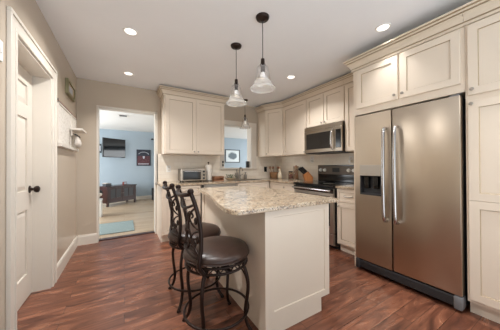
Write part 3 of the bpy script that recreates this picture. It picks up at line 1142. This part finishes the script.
# ------------------------------------------------------------------ island
IX0, IX1, IY0, IY1 = .84, 1.492, 1.195, 2.56
r = thing('island_cabinet', (1.17, 1.88, 0), 'cream kitchen island cabinet with a framed end panel under the granite top', 'kitchen island')
obj('body', B().box(IX0, IX1 - .02, IY0 + .018, IY1, .11, BT), 'cab', r)
obj('plinth', B().box(IX0 + .002, IX1 - .10, IY0 + .002, IY1 - .002, 0, .11), 'cab', r)
b = B(F_back(IY0 + .018))
b.shaker(IX0 + .014, IX1 - .001, .11, BT - .001, .018, .052, .008, False)
obj('end_panel', b, 'cab', r)
b = B()
b.box(IX0 - .010, IX0 + .014, IY0 - .004, IY0 + .075, 0, BT - .001, .002)
obj('corner_trim', b, 'cab', r)
obj('corner_trim', B().box(IX0 - .010, IX0 + .012, IY1 - .07, IY1 + .002, 0, BT - .001, .002), 'cab', r)
fr = F_left(IX1 - .02)
n = 3
wd = (IY1 - IY0 - .03) / n
for i in range(n):
    a = IY0 + .025 + i * wd
    cab_door(r, fr, a + .004, a + wd - .004, .125, .70, (a + wd - .04, .66))
    dr = obj('drawer', B(fr).shaker(a + .004, a + wd - .004, .712, .87, .02, .03, .005), 'cab', r)
    bar_pull(dr, fr, a + wd / 2, .80, .02)

# island granite: curved overhang on the seating side
left = spline([(.655, 1.155, 0), (.612, 1.165, 0), (.588, 1.20, 0), (.578, 1.27, 0), (.583, 1.36, 0), (.622, 1.56, 0), (.690, 1.84, 0), (.735, 2.10, 0), (.765, 2.36, 0), (.785, 2.60, 0), (.80, 2.66, 0)], 5)
outline = [(1.572, 1.158)] + [(q.x, q.y) for q in left] + [(1.572, 2.68)]
b = B()
rings = []
cx = sum(q[0] for q in outline) / len(outline); cy = sum(q[1] for q in outline) / len(outline)
for dz, ins in ((BT + .001, .004), (BT + .006, 0), (.908, 0), (.914, .004)):
    rng = random.Random(3)
    ring = []
    for x, y in outline:
        vx, vy = cx - x, cy - y
        l = math.hypot(vx, vy)
        ring.append(b.v((x + vx / l * ins, y + vy / l * ins, dz)))
    rings.append(ring)
n = len(outline)
for i in range(3):
    for k in range(n):
        b.bm.faces.new((rings[i][k], rings[i][(k + 1) % n], rings[i + 1][(k + 1) % n], rings[i + 1][k]))
b.bm.faces.new(rings[0]); b.bm.faces.new(rings[-1])
obj('island_countertop', b, 'granite', label='large speckled granite island top with a curved seating edge', cat='countertop')

# ------------------------------------------------------------------ stools
def make_stool(loc, label):
    X, Y, _ = loc
    r = thing('counter_stool', loc, label, 'stool', 'counter stools at the island')
    T = lambda x, y, z: (X + x, Y + y, z)
    c = (X, Y, 0)
    obj('seat_cushion', B().lathe([(.205, .545), (.226, .55), (.237, .565), (.236, .582), (.222, .602), (.18, .617), (.12, .626), (.05, .630), (.004, .631)], c, 40), 'leather', r, 'all')
    obj('seat_piping', B().tube([T(.237 * math.cos(a * math.pi / 20), .237 * math.sin(a * math.pi / 20), .560) for a in range(40)], .005, 6, True), 'leather', r, 'all')
    b = B()
    for z in (.535, .497):
        b.tube([T(.222 * math.cos(a * math.pi / 20), .222 * math.sin(a * math.pi / 20), z) for a in range(40)], .009, 8, True)
    for k in range(20):
        a0, a1 = k * math.pi / 10, (k + .5) * math.pi / 10
        a2 = (k + 1) * math.pi / 10
        b.tube([T(.222 * math.cos(a0), .222 * math.sin(a0), .497), T(.222 * math.cos(a1), .222 * math.sin(a1), .535), T(.222 * math.cos(a2), .222 * math.sin(a2), .497)], .0045, 6)
    obj('seat_rail', b, 'bronze', r, True)
    obj('swivel_plate', B().lathe([(.10, .497), (.10, .545)], c, 20).box(X - .215, X + .215, Y - .018, Y + .018, .497, .505).box(X - .018, X + .018, Y - .215, Y + .215, .497, .505), 'bronze', r)
    obj('foot_ring', B().tube([T(.232 * math.cos(a * math.pi / 20), .232 * math.sin(a * math.pi / 20), .152) for a in range(40)], .009, 8, True), 'bronze', r, 'all')
    for k in range(4):
        a = math.pi / 4 + k * math.pi / 2
        ca, sa = math.cos(a), math.sin(a)
        prof = [(.200, .500), (.222, .44), (.238, .37), (.236, .29), (.222, .20), (.218, .13), (.236, .06), (.272, .012)]
        lg = obj('leg', B().tube(spline([T(q * ca, q * sa, z) for q, z in prof], 4), .0125, 8), 'bronze', r, True)
        obj('foot_glide', B().lathe([(.014, 0), (.017, .004), (.014, .016)], (X + .272 * ca, Y + .272 * sa, 0), 12), 'bronze', lg, True)
        obj('brace', B().tube(spline([T(.13 * ca, .13 * sa, .497), T(.185 * ca, .185 * sa, .46), T(.222 * ca, .222 * sa, .40), T(.236 * ca, .236 * sa, .32)], 4), .006, 6), 'bronze', lg, True)
    # back
    hw = .172

    def bx(z):                       # lean of the back
        t = (z - .50) / .53
        return -.198 + .035 * math.sin(max(0, min(1, t)) * math.pi * .9) - .052 * max(0, t) ** 2.2

    def bxy(y, z):                   # slight wrap so the middle sits further back
        return bx(z) - .035 * (1 - (y / hw) ** 2)
    for s in (-1, 1):
        pts = [T(-.155, s * .165, .50)] + [T(bx(z), s * hw, z) for z in (.56, .64, .72, .80, .88, .95, 1.0, 1.03)]
        po = obj('back_post', B().tube(spline(pts, 4), .0135, 10), 'bronze', r, True)
        obj('finial', B().lathe([(.012, 1.02), (.019, 1.028), (.021, 1.038), (.015, 1.05), (.004, 1.054)], (X + bx(1.03), Y + s * hw, 0), 14), 'bronze', po, True)
    obj('top_rail', B().tube([T(bxy(y * hw / 8, 0) * 0 + bx(1.02 - .012 * 0) - .035 * (1 - (y / 8) ** 2), y * hw / 8, 1.022 - .02 * (1 - (y / 8) ** 2)) for y in range(-8, 9)], .014, 8), 'bronze', r, 'all')
    obj('back_rail', B().tube([T(bx(.945) - .035 * (1 - (y / 8) ** 2), y * hw / 8, .958 - .045 * (1 - (y / 8) ** 2)) for y in range(-8, 9)], .009, 8), 'bronze', r, 'all')
    obj('back_rail', B().tube([T(bx(.60) - .035 * (1 - (y / 8) ** 2), y * hw / 8, .60 + .012 * (1 - (y / 8) ** 2)) for y in range(-8, 9)], .009, 8), 'bronze', r, 'all')
    # scrollwork: crossing curves and rings
    b = B()

    def crv(pp, rad=.0065):
        b.tube(spline([T(bxy(y, z), y, z) for y, z in pp], 5), rad, 7)

    for s in (-1, 1):
        crv([(s * .165, .93), (s * .09, .885), (s * .02, .80), (s * -.02, .76), (s * -.09, .68), (s * -.16, .62)], .008)
        crv([(s * .168, .78), (s * .10, .80), (s * .06, .84), (s * .065, .885), (s * .10, .895), (s * .115, .87), (s * .095, .855)])
        crv([(s * .168, .78), (s * .10, .755), (s * .06, .715), (s * .065, .67), (s * .10, .66), (s * .115, .685), (s * .095, .70)])
        crv([(0, .90), (s * .035, .87), (s * .045, .835), (0, .79)])
        crv([(0, .77), (s * .045, .725), (s * .035, .68), (0, .625)])
    for y0, z0, rd in ((0, .78, .026), (.135, .84, .018), (-.135, .84, .018), (.135, .715, .018), (-.135, .715, .018)):
        b.tube([T(bxy(y0, z0), y0 + rd * math.cos(a * math.pi / 8), z0 + rd * math.sin(a * math.pi / 8)) for a in range(16)], .0065, 6, True)
    obj('back_scroll', b, 'bronze', r, 'all')
    return r


st = make_stool((.59, 1.475, 0), 'near brown leather swivel stool with scrolled iron back at the island')
s2 = copy_tree(st)
s2.location = (.575, 1.98, 0)
s2['label'] = 'farther brown leather scrolled iron stool, partly hidden behind the near stool'

# ------------------------------------------------------------------ things on the back counter
Z = CT1
r = thing('toaster_oven', (1.07, 3.87, Z), 'stainless toaster oven on the back counter beneath the wide cabinet', 'toaster oven')
x0, x1, y0, y1 = .845, 1.305, 3.74, 4.0
obj('body', B().box(x0, x1, y0 + .01, y1, Z + .018, Z + .235, .012), 'dsteel', r)
obj('front_frame', B().box(x0 + .01, x1 - .01, y0, y0 + .012, Z + .024, Z + .23, .004), 'steel3', r)
d = obj('glass_door', B().box(x0 + .035, x1 - .11, y0 - .008, y0 + .002, Z + .045, Z + .205, .003), 'glass_dark', r)
obj('handle', B().tube([(x0 + .05, y0 - .005, Z + .195), (x0 + .05, y0 - .03, Z + .19), (x1 - .125, y0 - .03, Z + .19), (x1 - .125, y0 - .005, Z + .195)], .007, 8), 'chrome', d, True)
for k in range(3):
    obj('knob', B().lathe([(.019, 0), (.019, -.012), (.014, -.018)], (x1 - .055, y0, Z + .065 + k * .06), 16, 'y'), 'blackmat', r, True)
for xx in (x0 + .04, x1 - .04):
    for yy in (y0 + .04, y1 - .04):
        obj('foot', B().lathe([(.014, Z + .0005), (.016, Z + .02)], (xx, yy, 0), 10), 'blackmat', r)

r = thing('paper_towel_holder', (1.385, 3.87, Z), 'upright roll of white paper towel right of the toaster oven', 'paper towel')
obj('base', B().lathe([(.075, 0), (.075, .010), (.06, .014)], (1.385, 3.87, Z + .0005), 24), 'bronze', r, True)
obj('rod', B().lathe([(.007, .01), (.007, .335), (.014, .34), (.016, .352), (.006, .365)], (1.385, 3.87, Z), 14), 'bronze', r, True)
obj('towel_roll', B().lathe([(.02, .014), (.056, .014), (.058, .02), (.058, .305), (.056, .31), (.02, .31)], (1.385, 3.87, Z), 28), 'paper', r, True)

r = thing('wooden_tray', (1.56, 3.84, Z), 'small brown wooden box tray on the back counter right of the paper towel', 'tray')
b = B()
b.box(1.475, 1.665, 3.78, 3.92, Z + .0005, Z + .012)
b.box(1.475, 1.488, 3.78, 3.92, Z + .012, Z + .085).box(1.65, 1.665, 3.78, 3.92, Z + .012, Z + .085)
b.box(1.488, 1.65, 3.908, 3.92, Z + .012, Z + .085).box(1.488, 1.65, 3.78, 3.792, Z + .055, Z + .085)
obj('box', b, 'tray', r)

# leafy greens in a low bowl
r = thing('herb_bowl', (1.84, 3.85, Z), 'low pale bowl of dark green leaves left of the sink', 'bowl')
obj('bowl', B().lathe([(.05, 0), (.09, .02), (.125, .045), (.12, .045), (.085, .024), (.05, .008)], (1.84, 3.85, Z + .0005), 28), 'ceramic', r, True)
b = B()
rng = random.Random(5)
for k in range(150):
    a, rr = rng.uniform(0, 6.28), rng.uniform(0, .115)
    px, py, pz = 1.84 + rr * math.cos(a), 3.85 + rr * math.sin(a) * .8, Z + .035 + rng.uniform(0, .075)
    ta, l_ = rng.uniform(0, 6.28), rng.uniform(.025, .045)
    dx, dy, dz = math.cos(ta) * l_, math.sin(ta) * l_, rng.uniform(-.008, .022)
    nx, ny = -math.sin(ta) * l_ * .35, math.cos(ta) * l_ * .35
    p0, p1, p2, p3 = (px, py, pz), (px + dx * .5 + nx, py + dy * .5 + ny, pz + dz * .7), (px + dx, py + dy, pz + dz), (px + dx * .5 - nx, py + dy * .5 - ny, pz + dz * .7)
    vs = [b.v(q) for q in (p0, p1, p2, p3)]
    b.bm.faces.new(vs)
obj('leaves', b, 'leaf', r)

# things by the stove / corner
r = thing('knife_block', (2.98, 2.875, Z), 'slanted wooden knife block with black-handled knives left of the stove', 'knife block')
kb = Matrix.Translation((2.98, 2.875, Z + .0005)) @ Matrix.Rotation(math.radians(-31), 4, 'Z') @ Matrix.Scale(1.15, 4)
b = B(kb)
b.poly([(-.045, .001), (.075, .001), (.08, .06), (.0, .155), (-.07, .10)], -.05, .05, 'y')
obj('block', b, 'block', r)
ax = Vector((-.105, 0, .115)).normalized()
for k, (s, t_) in enumerate(((-.03, .25), (0, .25), (.03, .25), (-.03, .6), (0, .6), (.03, .6), (-.018, .88), (.018, .88))):
    base = Vector((-.07, s, .10)).lerp(Vector((.0, s, .155)), t_)
    e = base + Vector((-.75, 0, .68)).normalized() * (.125 if t_ < .7 else .11)
    b = B(kb)
    b.tube([base - Vector((-.75, 0, .68)).normalized() * .01, base.lerp(e, .5), e], [.011, .0105, .013], 8)
    obj('knife_handle', b, 'blackmat', r, True)

# jars and bottles in the corner
r = thing('tall_jar', (3.0, 3.20, Z), 'tall clear glass canister with brown contents left of the knife block', 'jar')
obj('glass', B().lathe([(.052, .001), (.056, .01), (.056, .25), (.052, .255), (.049, .255), (.052, .245), (.052, .012), (.04, .006)], (3.0, 3.20, Z), 24), 'jar', r, 'all')
obj('contents', B().lathe([(.048, .012), (.05, .02), (.05, .14), (.03, .20), (.012, .22)], (3.0, 3.20, Z), 20), 'brown', r, True)
obj('lid', B().lathe([(.058, .256), (.058, .27), (.02, .276), (.014, .29), (.006, .294)], (3.0, 3.20, Z), 24), 'tray', r, True)
r = thing('short_jar', (2.98, 3.34, Z), 'short jar of dark red contents between the cream bottle and the tall canister', 'jar')
obj('glass', B().lathe([(.050, .001), (.054, .008), (.054, .13), (.044, .15), (.041, .15), (.050, .128), (.050, .010), (.04, .005)], (2.98, 3.34, Z), 24), 'jar', r, 'all')
obj('contents', B().lathe([(.046, .010), (.048, .016), (.048, .10), (.02, .105)], (2.98, 3.34, Z), 20), 'red', r, True)
obj('lid', B().lathe([(.046, .15), (.046, .168), (.042, .172)], (2.98, 3.34, Z), 24), 'bronze', r, True)
r = thing('oil_bottle', (2.95, 3.66, Z), 'cream ceramic bottle with narrow neck in front of the wicker basket', 'bottle')
obj('body', B().lathe([(.042, .001), (.05, .012), (.05, .10), (.03, .14), (.014, .16), (.013, .22), (.016, .225)], (2.95, 3.66, Z), 24), 'ceramic', r, 'all')
obj('stopper', B().lathe([(.011, .222), (.016, .235), (.012, .25)], (2.95, 3.66, Z), 14), 'tray', r, True)
r = thing('wicker_basket', (2.97, 3.88, Z), 'brown wicker basket of utensils in the counter corner', 'basket')
obj('basket', B().lathe([(.085, .001), (.10, .02), (.112, .13), (.108, .14), (.10, .13), (.09, .02), (.06, .010)], (2.97, 3.88, Z), 24), 'brown', r, True)
rng = random.Random(2)
for k in range(5):
    a = k * 1.25
    b = B()
    p0 = (2.97 + .03 * math.cos(a), 3.88 + .03 * math.sin(a), Z + .03)
    p1 = (2.97 + .10 * math.cos(a), 3.88 + .10 * math.sin(a), Z + .24)
    b.tube([p0, p1], .006, 6)
    b.lathe([(.004, -.03), (.02, -.015), (.024, .01), (.014, .03), (.003, .035)], p1, 12)
    obj('utensil', b, 'tray', r, True)

# outlets
def outlet(loc, axis, label, plug=False, dark=False):
    x, y, z = loc
    r = thing('wall_outlet', (x, y, z), label, 'outlet')
    if axis == 'y':
        obj('plate', B().box(x - .038, x + .038, y - .006, y, z - .06, z + .06, .003), 'blackmat' if dark else 'white', r)
        obj('socket', B().box(x - .018, x + .018, y - .009, y - .005, z + .008, z + .04, .002).box(x - .018, x + .018, y - .009, y - .005, z - .04, z - .008, .002), 'black' if dark else 'trim', r)
    else:
        obj('plate', B().box(x - .006, x, y - .038, y + .038, z - .06, z + .06, .003), 'white', r)
        obj('socket', B().box(x - .009, x - .005, y - .018, y + .018, z + .008, z + .04, .002).box(x - .009, x - .005, y - .018, y + .018, z - .04, z - .008, .002), 'trim', r)
        if plug:
            obj('plug', B().box(x - .05, x - .009, y - .022, y + .022, z - .045, z - .002, .006), 'white', r)
    return r


outlet((2.86, YB - .008, 1.12), 'y', 'black outlet on the backsplash right of the pass-through window', dark=True)
outlet((XR - .008, 2.93, 1.32), 'x', 'white outlet with a plug on the backsplash left of the stove', True)
outlet((XR - .008, 2.10, 1.29), 'x', 'white outlet with a plug on the backsplash above the stove', True)
outlet((.70, YB - .008, 1.15), 'y', 'white outlet on the backsplash left of the toaster oven')

# speaker on the pass-through sill
r = thing('sill_speaker', (2.42, YB + .09, WZ0 + .004), 'small black speaker standing on the pass-through sill', 'speaker')
obj('body', B().box(2.395, 2.455, YB + .06, YB + .12, WZ0 + .0045, WZ0 + .15, .008), 'blackmat', r)
obj('band', B().box(2.393, 2.457, YB + .058, YB + .122, WZ0 + .125, WZ0 + .135, .001), 'dgrey', r)
for k, z in enumerate((1.215, 1.285)):
    b = B()
    b.box(1.755, 1.785, YB - .026, YB - .018, z - .02, z + .02, .003)
    b.tube(spline([(1.77, YB - .024, z), (1.77, YB - .05, z - .012), (1.77, YB - .052, z + .012)], 4), .005, 6)
    obj('wall_hook', b, 'bronze', label=('lower' if k == 0 else 'upper') + ' dark hook on the left casing of the pass-through window', cat='hook', group='hooks on the window casing')

# ------------------------------------------------------------------ left wall
r = thing('picture_frame', (XL, 3.56, 2.10), 'small olive green shadow-box frame high on the left wall above the planner board', 'picture')
fy0, fy1, fz0, fz1 = 3.36, 3.79, 2.10, 2.285
b = B()
b.box(XL + .001, XL + .032, fy0, fy0 + .028, fz0, fz1, .003).box(XL + .001, XL + .032, fy1 - .028, fy1, fz0, fz1, .003)
b.box(XL + .001, XL + .032, fy0 + .028, fy1 - .028, fz0, fz0 + .028, .003).box(XL + .001, XL + .032, fy0 + .028, fy1 - .028, fz1 - .028, fz1, .003)
obj('frame', b, 'frame_green', r)
pm = obj('mat', B().box(XL + .001, XL + .020, fy0 + .026, fy1 - .026, fz0 + .026, fz1 - .026), 'tanprint', r)
obj('picture', B().box(XL + .020, XL + .0215, fy0 + .12, fy1 - .12, fz0 + .055, fz1 - .055), 'pale', pm)

r = thing('planner_board', (XL, 3.45, 1.42), 'white framed wall planner board with two panels on the left wall', 'notice board')
by0, bym, by1, bz0, bz1 = 2.955, 3.60, 3.93, 1.425, 1.895
b = B()
for a, c in ((by0, by0 + .022), (bym - .014, bym + .014), (by1 - .022, by1)):
    b.box(XL + .001, XL + .022, a, c, bz0, bz1, .002)
b.box(XL + .001, XL + .022, by0, by1, bz1 - .022, bz1, .002)
b.box(XL + .001, XL + .05, by0, by1, bz0 - .012, bz0 + .022, .002)
obj('frame', b, 'trim', r)
obj('panel', B().box(XL + .001, XL + .012, by0 + .02, bym - .012, bz0 + .02, bz1 - .02), 'sheet', r)
obj('panel', B().box(XL + .001, XL + .012, bym + .012, by1 - .02, bz0 + .02, bz1 - .02), 'sheet', r)
obj('top_edge', B().box(XL + .001, XL + .026, by0 - .002, by1 + .002, bz1, bz1 + .008), 'tray', r)
obj('hook', B().lathe([(.010, 0), (.012, .012), (.006, .02)], (XL + .001, by0 + .01, bz1 + .02), 12, 'x'), 'blackmat', r)

r = thing('wall_shelf', (XL, 3.7, 1.6), 'small white ledge shelf with hooks on the left wall near the corner', 'shelf')
obj('board', B().box(XL + .023, XL + .150, 3.52, 3.86, 1.672, 1.70, .004), 'trim', r)
obj('back_rail', B().box(XL + .023, XL + .04, 3.54, 3.84, 1.60, 1.672, .003), 'trim', r)
for yy in (3.58, 3.68, 3.78):
    obj('hook', B().tube(spline([(XL + .04, yy, 1.63), (XL + .07, yy, 1.625), (XL + .085, yy, 1.605), (XL + .08, yy, 1.59)], 4), .005, 6), 'blackmat', r, True)
for k, (yy, z) in enumerate(((3.63, 1.53), (3.73, 1.52))):
    b = B()
    rng = random.Random(k)
    b.lathe([(.004, .08), (.012, .07), (.022, .045), (.030, .02), (.034, -.01), (.030, -.04), (.012, -.055)], (XL + .075, yy, z), 14)
    for q in b.bm.verts:
        q.co += Vector((rng.uniform(-.003, .003), rng.uniform(-.005, .005), rng.uniform(-.004, .004)))
    o = obj('cloth_pouch', b, 'mitt', label='white cloth pouch hung from the ledge shelf hook, ' + ('nearer the door' if k == 0 else 'nearer the corner'), cat='pouch', smooth='all', group='pouches on the shelf hooks')

r = thing('light_switch', (XL, 1.79, 1.86), 'white wall plate at the left edge beside the door casing', 'switch')
obj('plate', B().box(XL, XL + .006, 1.755, 1.815, 1.81, 1.93, .003), 'white', r)
obj('toggle', B().box(XL + .006, XL + .012, 1.778, 1.792, 1.855, 1.885, .002), 'white', r)

# ------------------------------------------------------------------ living room
r = thing('rug', (-.2, 4.95, 0), 'teal rug on the pale living room floor beyond the doorway', 'rug')
obj('pile', B().box(-.75, .155, 4.50, 5.32, .0005, .012, .004), 'rug', r)
b = B()
b.box(-.76, -.75, 4.49, 5.33, .0005, .013).box(.155, .165, 4.49, 5.33, .0005, .013).box(-.75, .155, 4.49, 4.50, .0005, .013).box(-.75, .155, 5.32, 5.33, .0005, .013)
obj('binding', b, 'rug', r)

# television console, turned a little
r = thing('television_console', (0, 0, 0), 'dark cherry media console with glass doors against the far blue wall', 'media console')
ang = math.atan2(8.10 - 7.52, .345 + .425)
cm = Matrix.Translation((-.425, 7.52, 0)) @ Matrix.Rotation(ang, 4, 'Z')
CW, CD, CH = math.hypot(.77, .58), .42, .60
r.location = (0, 7.9, 0)
b = B(cm)
b.box(0, CW, .02, CD, .10, CH - .03)
obj('carcass', b, 'cherry', r)
obj('top', B(cm).box(-.02, CW + .02, -.015, CD + .02, CH - .03, CH, .006), 'cherry', r)
for xx in (0.0, CW - .05):
    for yy in (0.0, CD - .05):
        obj('leg', B(cm).box(xx, xx + .05, yy, yy + .05, 0, CH - .03, .003), 'cherry', r)
for k in range(2):
    a, c = .05 + k * (CW - .1) / 2, .05 + (k + 1) * (CW - .1) / 2
    b = B(cm)
    b.box(a + .005, a + .05, 0, .02, .12, CH - .045).box(c - .05, c - .005, 0, .02, .12, CH - .045)
    b.box(a + .05, c - .05, 0, .02, .12, .25).box(a + .05, c - .05, 0, .02, CH - .09, CH - .045)
    b.box((a + c) / 2 - .01, (a + c) / 2 + .01, 0, .02, .25, CH - .09)
    d = obj('door', b, 'cherry', r)
    obj('pane', B(cm).box(a + .05, c - .05, .010, .014, .25, CH - .09), 'pale' if False else 'dgrey', d)
    obj('knob', B(cm).box((c - .03) if k == 0 else (a + .02), (c - .018) if k == 0 else (a + .032), -.014, 0, .36, .375), 'nickel', d)
r2 = thing('alarm_clock', (.22, 8.15, CH), 'small dark red clock on the right end of the media console', 'clock')
q = cm @ Vector((CW - .28, .18, CH))
r2.location = q
cm2 = Matrix.Translation(q) @ Matrix.Rotation(ang, 4, 'Z')
obj('case', B(cm2).box(-.06, .06, -.03, .03, .001, .10, .01), 'red', r2)
obj('face', B(cm2).box(-.042, .042, -.034, -.028, .02, .085, .002), 'pale', r2)
q = cm @ Vector((.12, .2, CH))
r2 = thing('media_box', q, 'grey box with a pale cloth on the left end of the media console', 'box')
cm2 = Matrix.Translation(q) @ Matrix.Rotation(ang, 4, 'Z')
obj('case', B(cm2).box(-.09, .09, -.08, .08, .001, .09, .01), 'dgrey', r2)
obj('cloth', B(cm2).box(-.095, .04, -.085, .085, .088, .10, .005), 'mitt', r2)

# television on a swing arm
r = thing('television', (-.24, 8.2, 1.55), 'black flat television on a swing arm high on the blue wall', 'television')
ta = math.atan2(8.45 - 8.02, .04 + .565)
tm = Matrix.Translation((-.565, 8.02, 1.50)) @ Matrix.Rotation(ta, 4, 'Z')
TW, TH = math.hypot(.605, .43), .62
obj('casing', B(tm).box(0, TW, 0, .045, 0, TH, .006), 'blackmat', r)
obj('screen', B(tm).box(.015, TW - .015, -.003, .001, .02, TH - .015), 'screen', r)
b = B()
q = tm @ Vector((TW * .6, .05, TH / 2))
b.tube([q, (-.15, 8.55, 1.5 + TH / 2), (-.15, LY - .01, 1.5 + TH / 2)], .02, 8)
obj('swing_arm', b, 'blackmat', r)
obj('wall_plate', B().box(-.25, -.05, LY - .02, LY - .001, 1.70, 1.92, .003), 'blackmat', r)

r = thing('wall_sign', (.615, LY, 1.22), 'dark navy and maroon poster with pale lettering on the far blue wall', 'poster')
px0, px1, pz0, pz1 = .382, .845, 1.225, 1.815
obj('board', B().box(px0, px1, LY - .02, LY - .001, pz0, pz1, .003), 'navy', r)
obj('print', B().box(px0 + .03, px1 - .03, LY - .023, LY - .019, pz0 + .03, pz0 + .36), 'maroon', r)
b = B()
pc = (px0 + px1) / 2
arc = [(pc + .17 * math.cos(a), LY - .022, pz1 - .20 + .11 * math.sin(a)) for a in [math.pi * (.08 + .84 * k / 12) for k in range(13)]]
for k in range(0, 12, 1):
    p, q2 = Vector(arc[k]), Vector(arc[k + 1])
    b.tube([p, p.lerp(q2, .75)], .012, 5)
b.poly([(pc - .035, pz1 - .24), (pc + .035, pz1 - .24), (pc + .02, pz1 - .33), (pc - .02, pz1 - .33)], LY - .025, LY - .019, 'y')
for k in range(9):
    b.box(px0 + .06 + k * .038, px0 + .085 + k * .038, LY - .025, LY - .022, pz0 + .05, pz0 + .09)
obj('lettering', b, 'pale', r)

r = thing('wall_picture', (4.27, LY, 1.37), 'framed print of pale grey trees on the blue wall seen through the pass-through', 'picture')
ax0, ax1, az0, az1 = 3.855, 4.585, 1.365, 1.945
b = B()
b.box(ax0, ax0 + .028, LY - .03, LY - .001, az0, az1).box(ax1 - .028, ax1, LY - .03, LY - .001, az0, az1)
b.box(ax0, ax1, LY - .03, LY - .001, az0, az0 + .028).box(ax0, ax1, LY - .03, LY - .001, az1 - .028, az1)
obj('frame', b, 'blackmat', r)
obj('print', B().box(ax0 + .02, ax1 - .02, LY - .015, LY - .002, az0 + .02, az1 - .02), 'art', r)

r = thing('ceiling_vent', (-.02, 6.14, LZ), 'white louvred vent in the living room ceiling', 'vent')
b = B()
b.box(-.12, .08, 6.02, 6.04, LZ - .008, LZ).box(-.12, .08, 6.24, 6.26, LZ - .008, LZ).box(-.12, -.10, 6.02, 6.26, LZ - .008, LZ).box(.06, .08, 6.02, 6.26, LZ - .008, LZ)
obj('frame', b, 'white', r)
b = B()
for k in range(8):
    b.box(-.10, .06, 6.05 + k * .024, 6.06 + k * .024, LZ - .007, LZ)
obj('slats', b, 'grey', r)

r = thing('wall_plaque', (-.70, LY, 1.70), 'small black framed plaque left of the television', 'plaque')
obj('frame', B().box(-.755, -.655, LY - .02, LY - .001, 1.66, 1.96, .004), 'blackmat', r)
obj('face', B().box(-.735, -.675, LY - .023, LY - .019, 1.72, 1.90), 'pale', r)

# curtain and rod right of the poster
r = thing('curtain', (1.06, LY - .07, .1), 'blue grey curtain at the right edge of the doorway view', 'curtain')
b = B()
pts = []
for k in range(41):
    x = .945 + k * .012
    pts.append((x, LY - .075 + .025 * math.sin(k * 1.3)))
f0 = [b.v((x, y, .04)) for x, y in pts]; f1 = [b.v((x, y, 2.19)) for x, y in pts]
g0 = [b.v((x, y + .006, .04)) for x, y in pts]; g1 = [b.v((x, y + .006, 2.19)) for x, y in pts]
for k in range(40):
    b.bm.faces.new((f0[k], f0[k + 1], f1[k + 1], f1[k])); b.bm.faces.new((g0[k], g0[k + 1], g1[k + 1], g1[k]))
    b.bm.faces.new((f0[k], f0[k + 1], g0[k + 1], g0[k])); b.bm.faces.new((f1[k], f1[k + 1], g1[k + 1], g1[k]))
b.bm.faces.new((f0[0], f1[0], g1[0], g0[0])); b.bm.faces.new((f0[-1], f1[-1], g1[-1], g0[-1]))
obj('panel', b, 'curtain', r, 'all')
r = thing('curtain_rod', (1.3, LY - .07, 2.2), 'dark curtain rod with round finial above the blue grey curtain', 'curtain rod')
obj('rod', B().tube([(.93, LY - .072, 2.205), (2.6, LY - .072, 2.205)], .012, 8), 'blackmat', r, True)
obj('finial', B().lathe([(.012, 0), (.03, -.02), (.036, -.045), (.02, -.075), (.004, -.08)], (.93, LY - .072, 2.205), 14, 'x'), 'blackmat', r, True)
obj('bracket', B().box(.955, .975, LY - .072, LY - .001, 2.195, 2.215).box(2.5, 2.52, LY - .072, LY - .001, 2.195, 2.215), 'blackmat', r)
r = thing('floor_speaker', (.95, 8.35, 0), 'dark floor speaker at the right edge of the doorway view', 'speaker')
obj('cabinet', B().box(.86, 1.08, 8.2, 8.45, .001, .42, .008), 'blackmat', r)
obj('grille', B().box(.88, 1.06, 8.192, 8.202, .03, .39, .003), 'dgrey', r)

# white bin with a dark jacket on the left of the doorway view
r = thing('storage_bin', (-.56, 6.3, 0), 'white storage bin at the left edge of the doorway view', 'bin')
b = B()
b.poly([(-.70, 6.12), (-.47, 6.12), (-.47, 6.42), (-.70, 6.42)], .001, .40)
obj('bin', b, 'white', r)
obj('rim', B().box(-.71, -.46, 6.11, 6.43, .37, .41, .006), 'white', r)
r = thing('bag', (-.58, 6.27, .41), 'dark crumpled bag with a pale cloth on top of the white bin', 'bag')
b = B()
bmesh.ops.create_icosphere(b.bm, subdivisions=3, radius=1)
rng = random.Random(4)
for q in b.bm.verts:
    n_ = math.sin(q.co.x * 5 + 1) * math.cos(q.co.y * 4) * .12 + math.sin(q.co.z * 6) * .08
    q.co = Vector((-.575 + q.co.x * .125 * (1 + n_), 6.27 + q.co.y * .14 * (1 + n_), .412 + .13 + max(q.co.z, -.95) * .135))
obj('body', b, 'blackmat', r, 'all')
b = B()
bmesh.ops.create_icosphere(b.bm, subdivisions=2, radius=1)
for q in b.bm.verts:
    q.co = Vector((-.53 + q.co.x * .08, 6.18 + q.co.y * .07, .53 + q.co.z * .06))
obj('cloth', b, 'mitt', r, 'all')
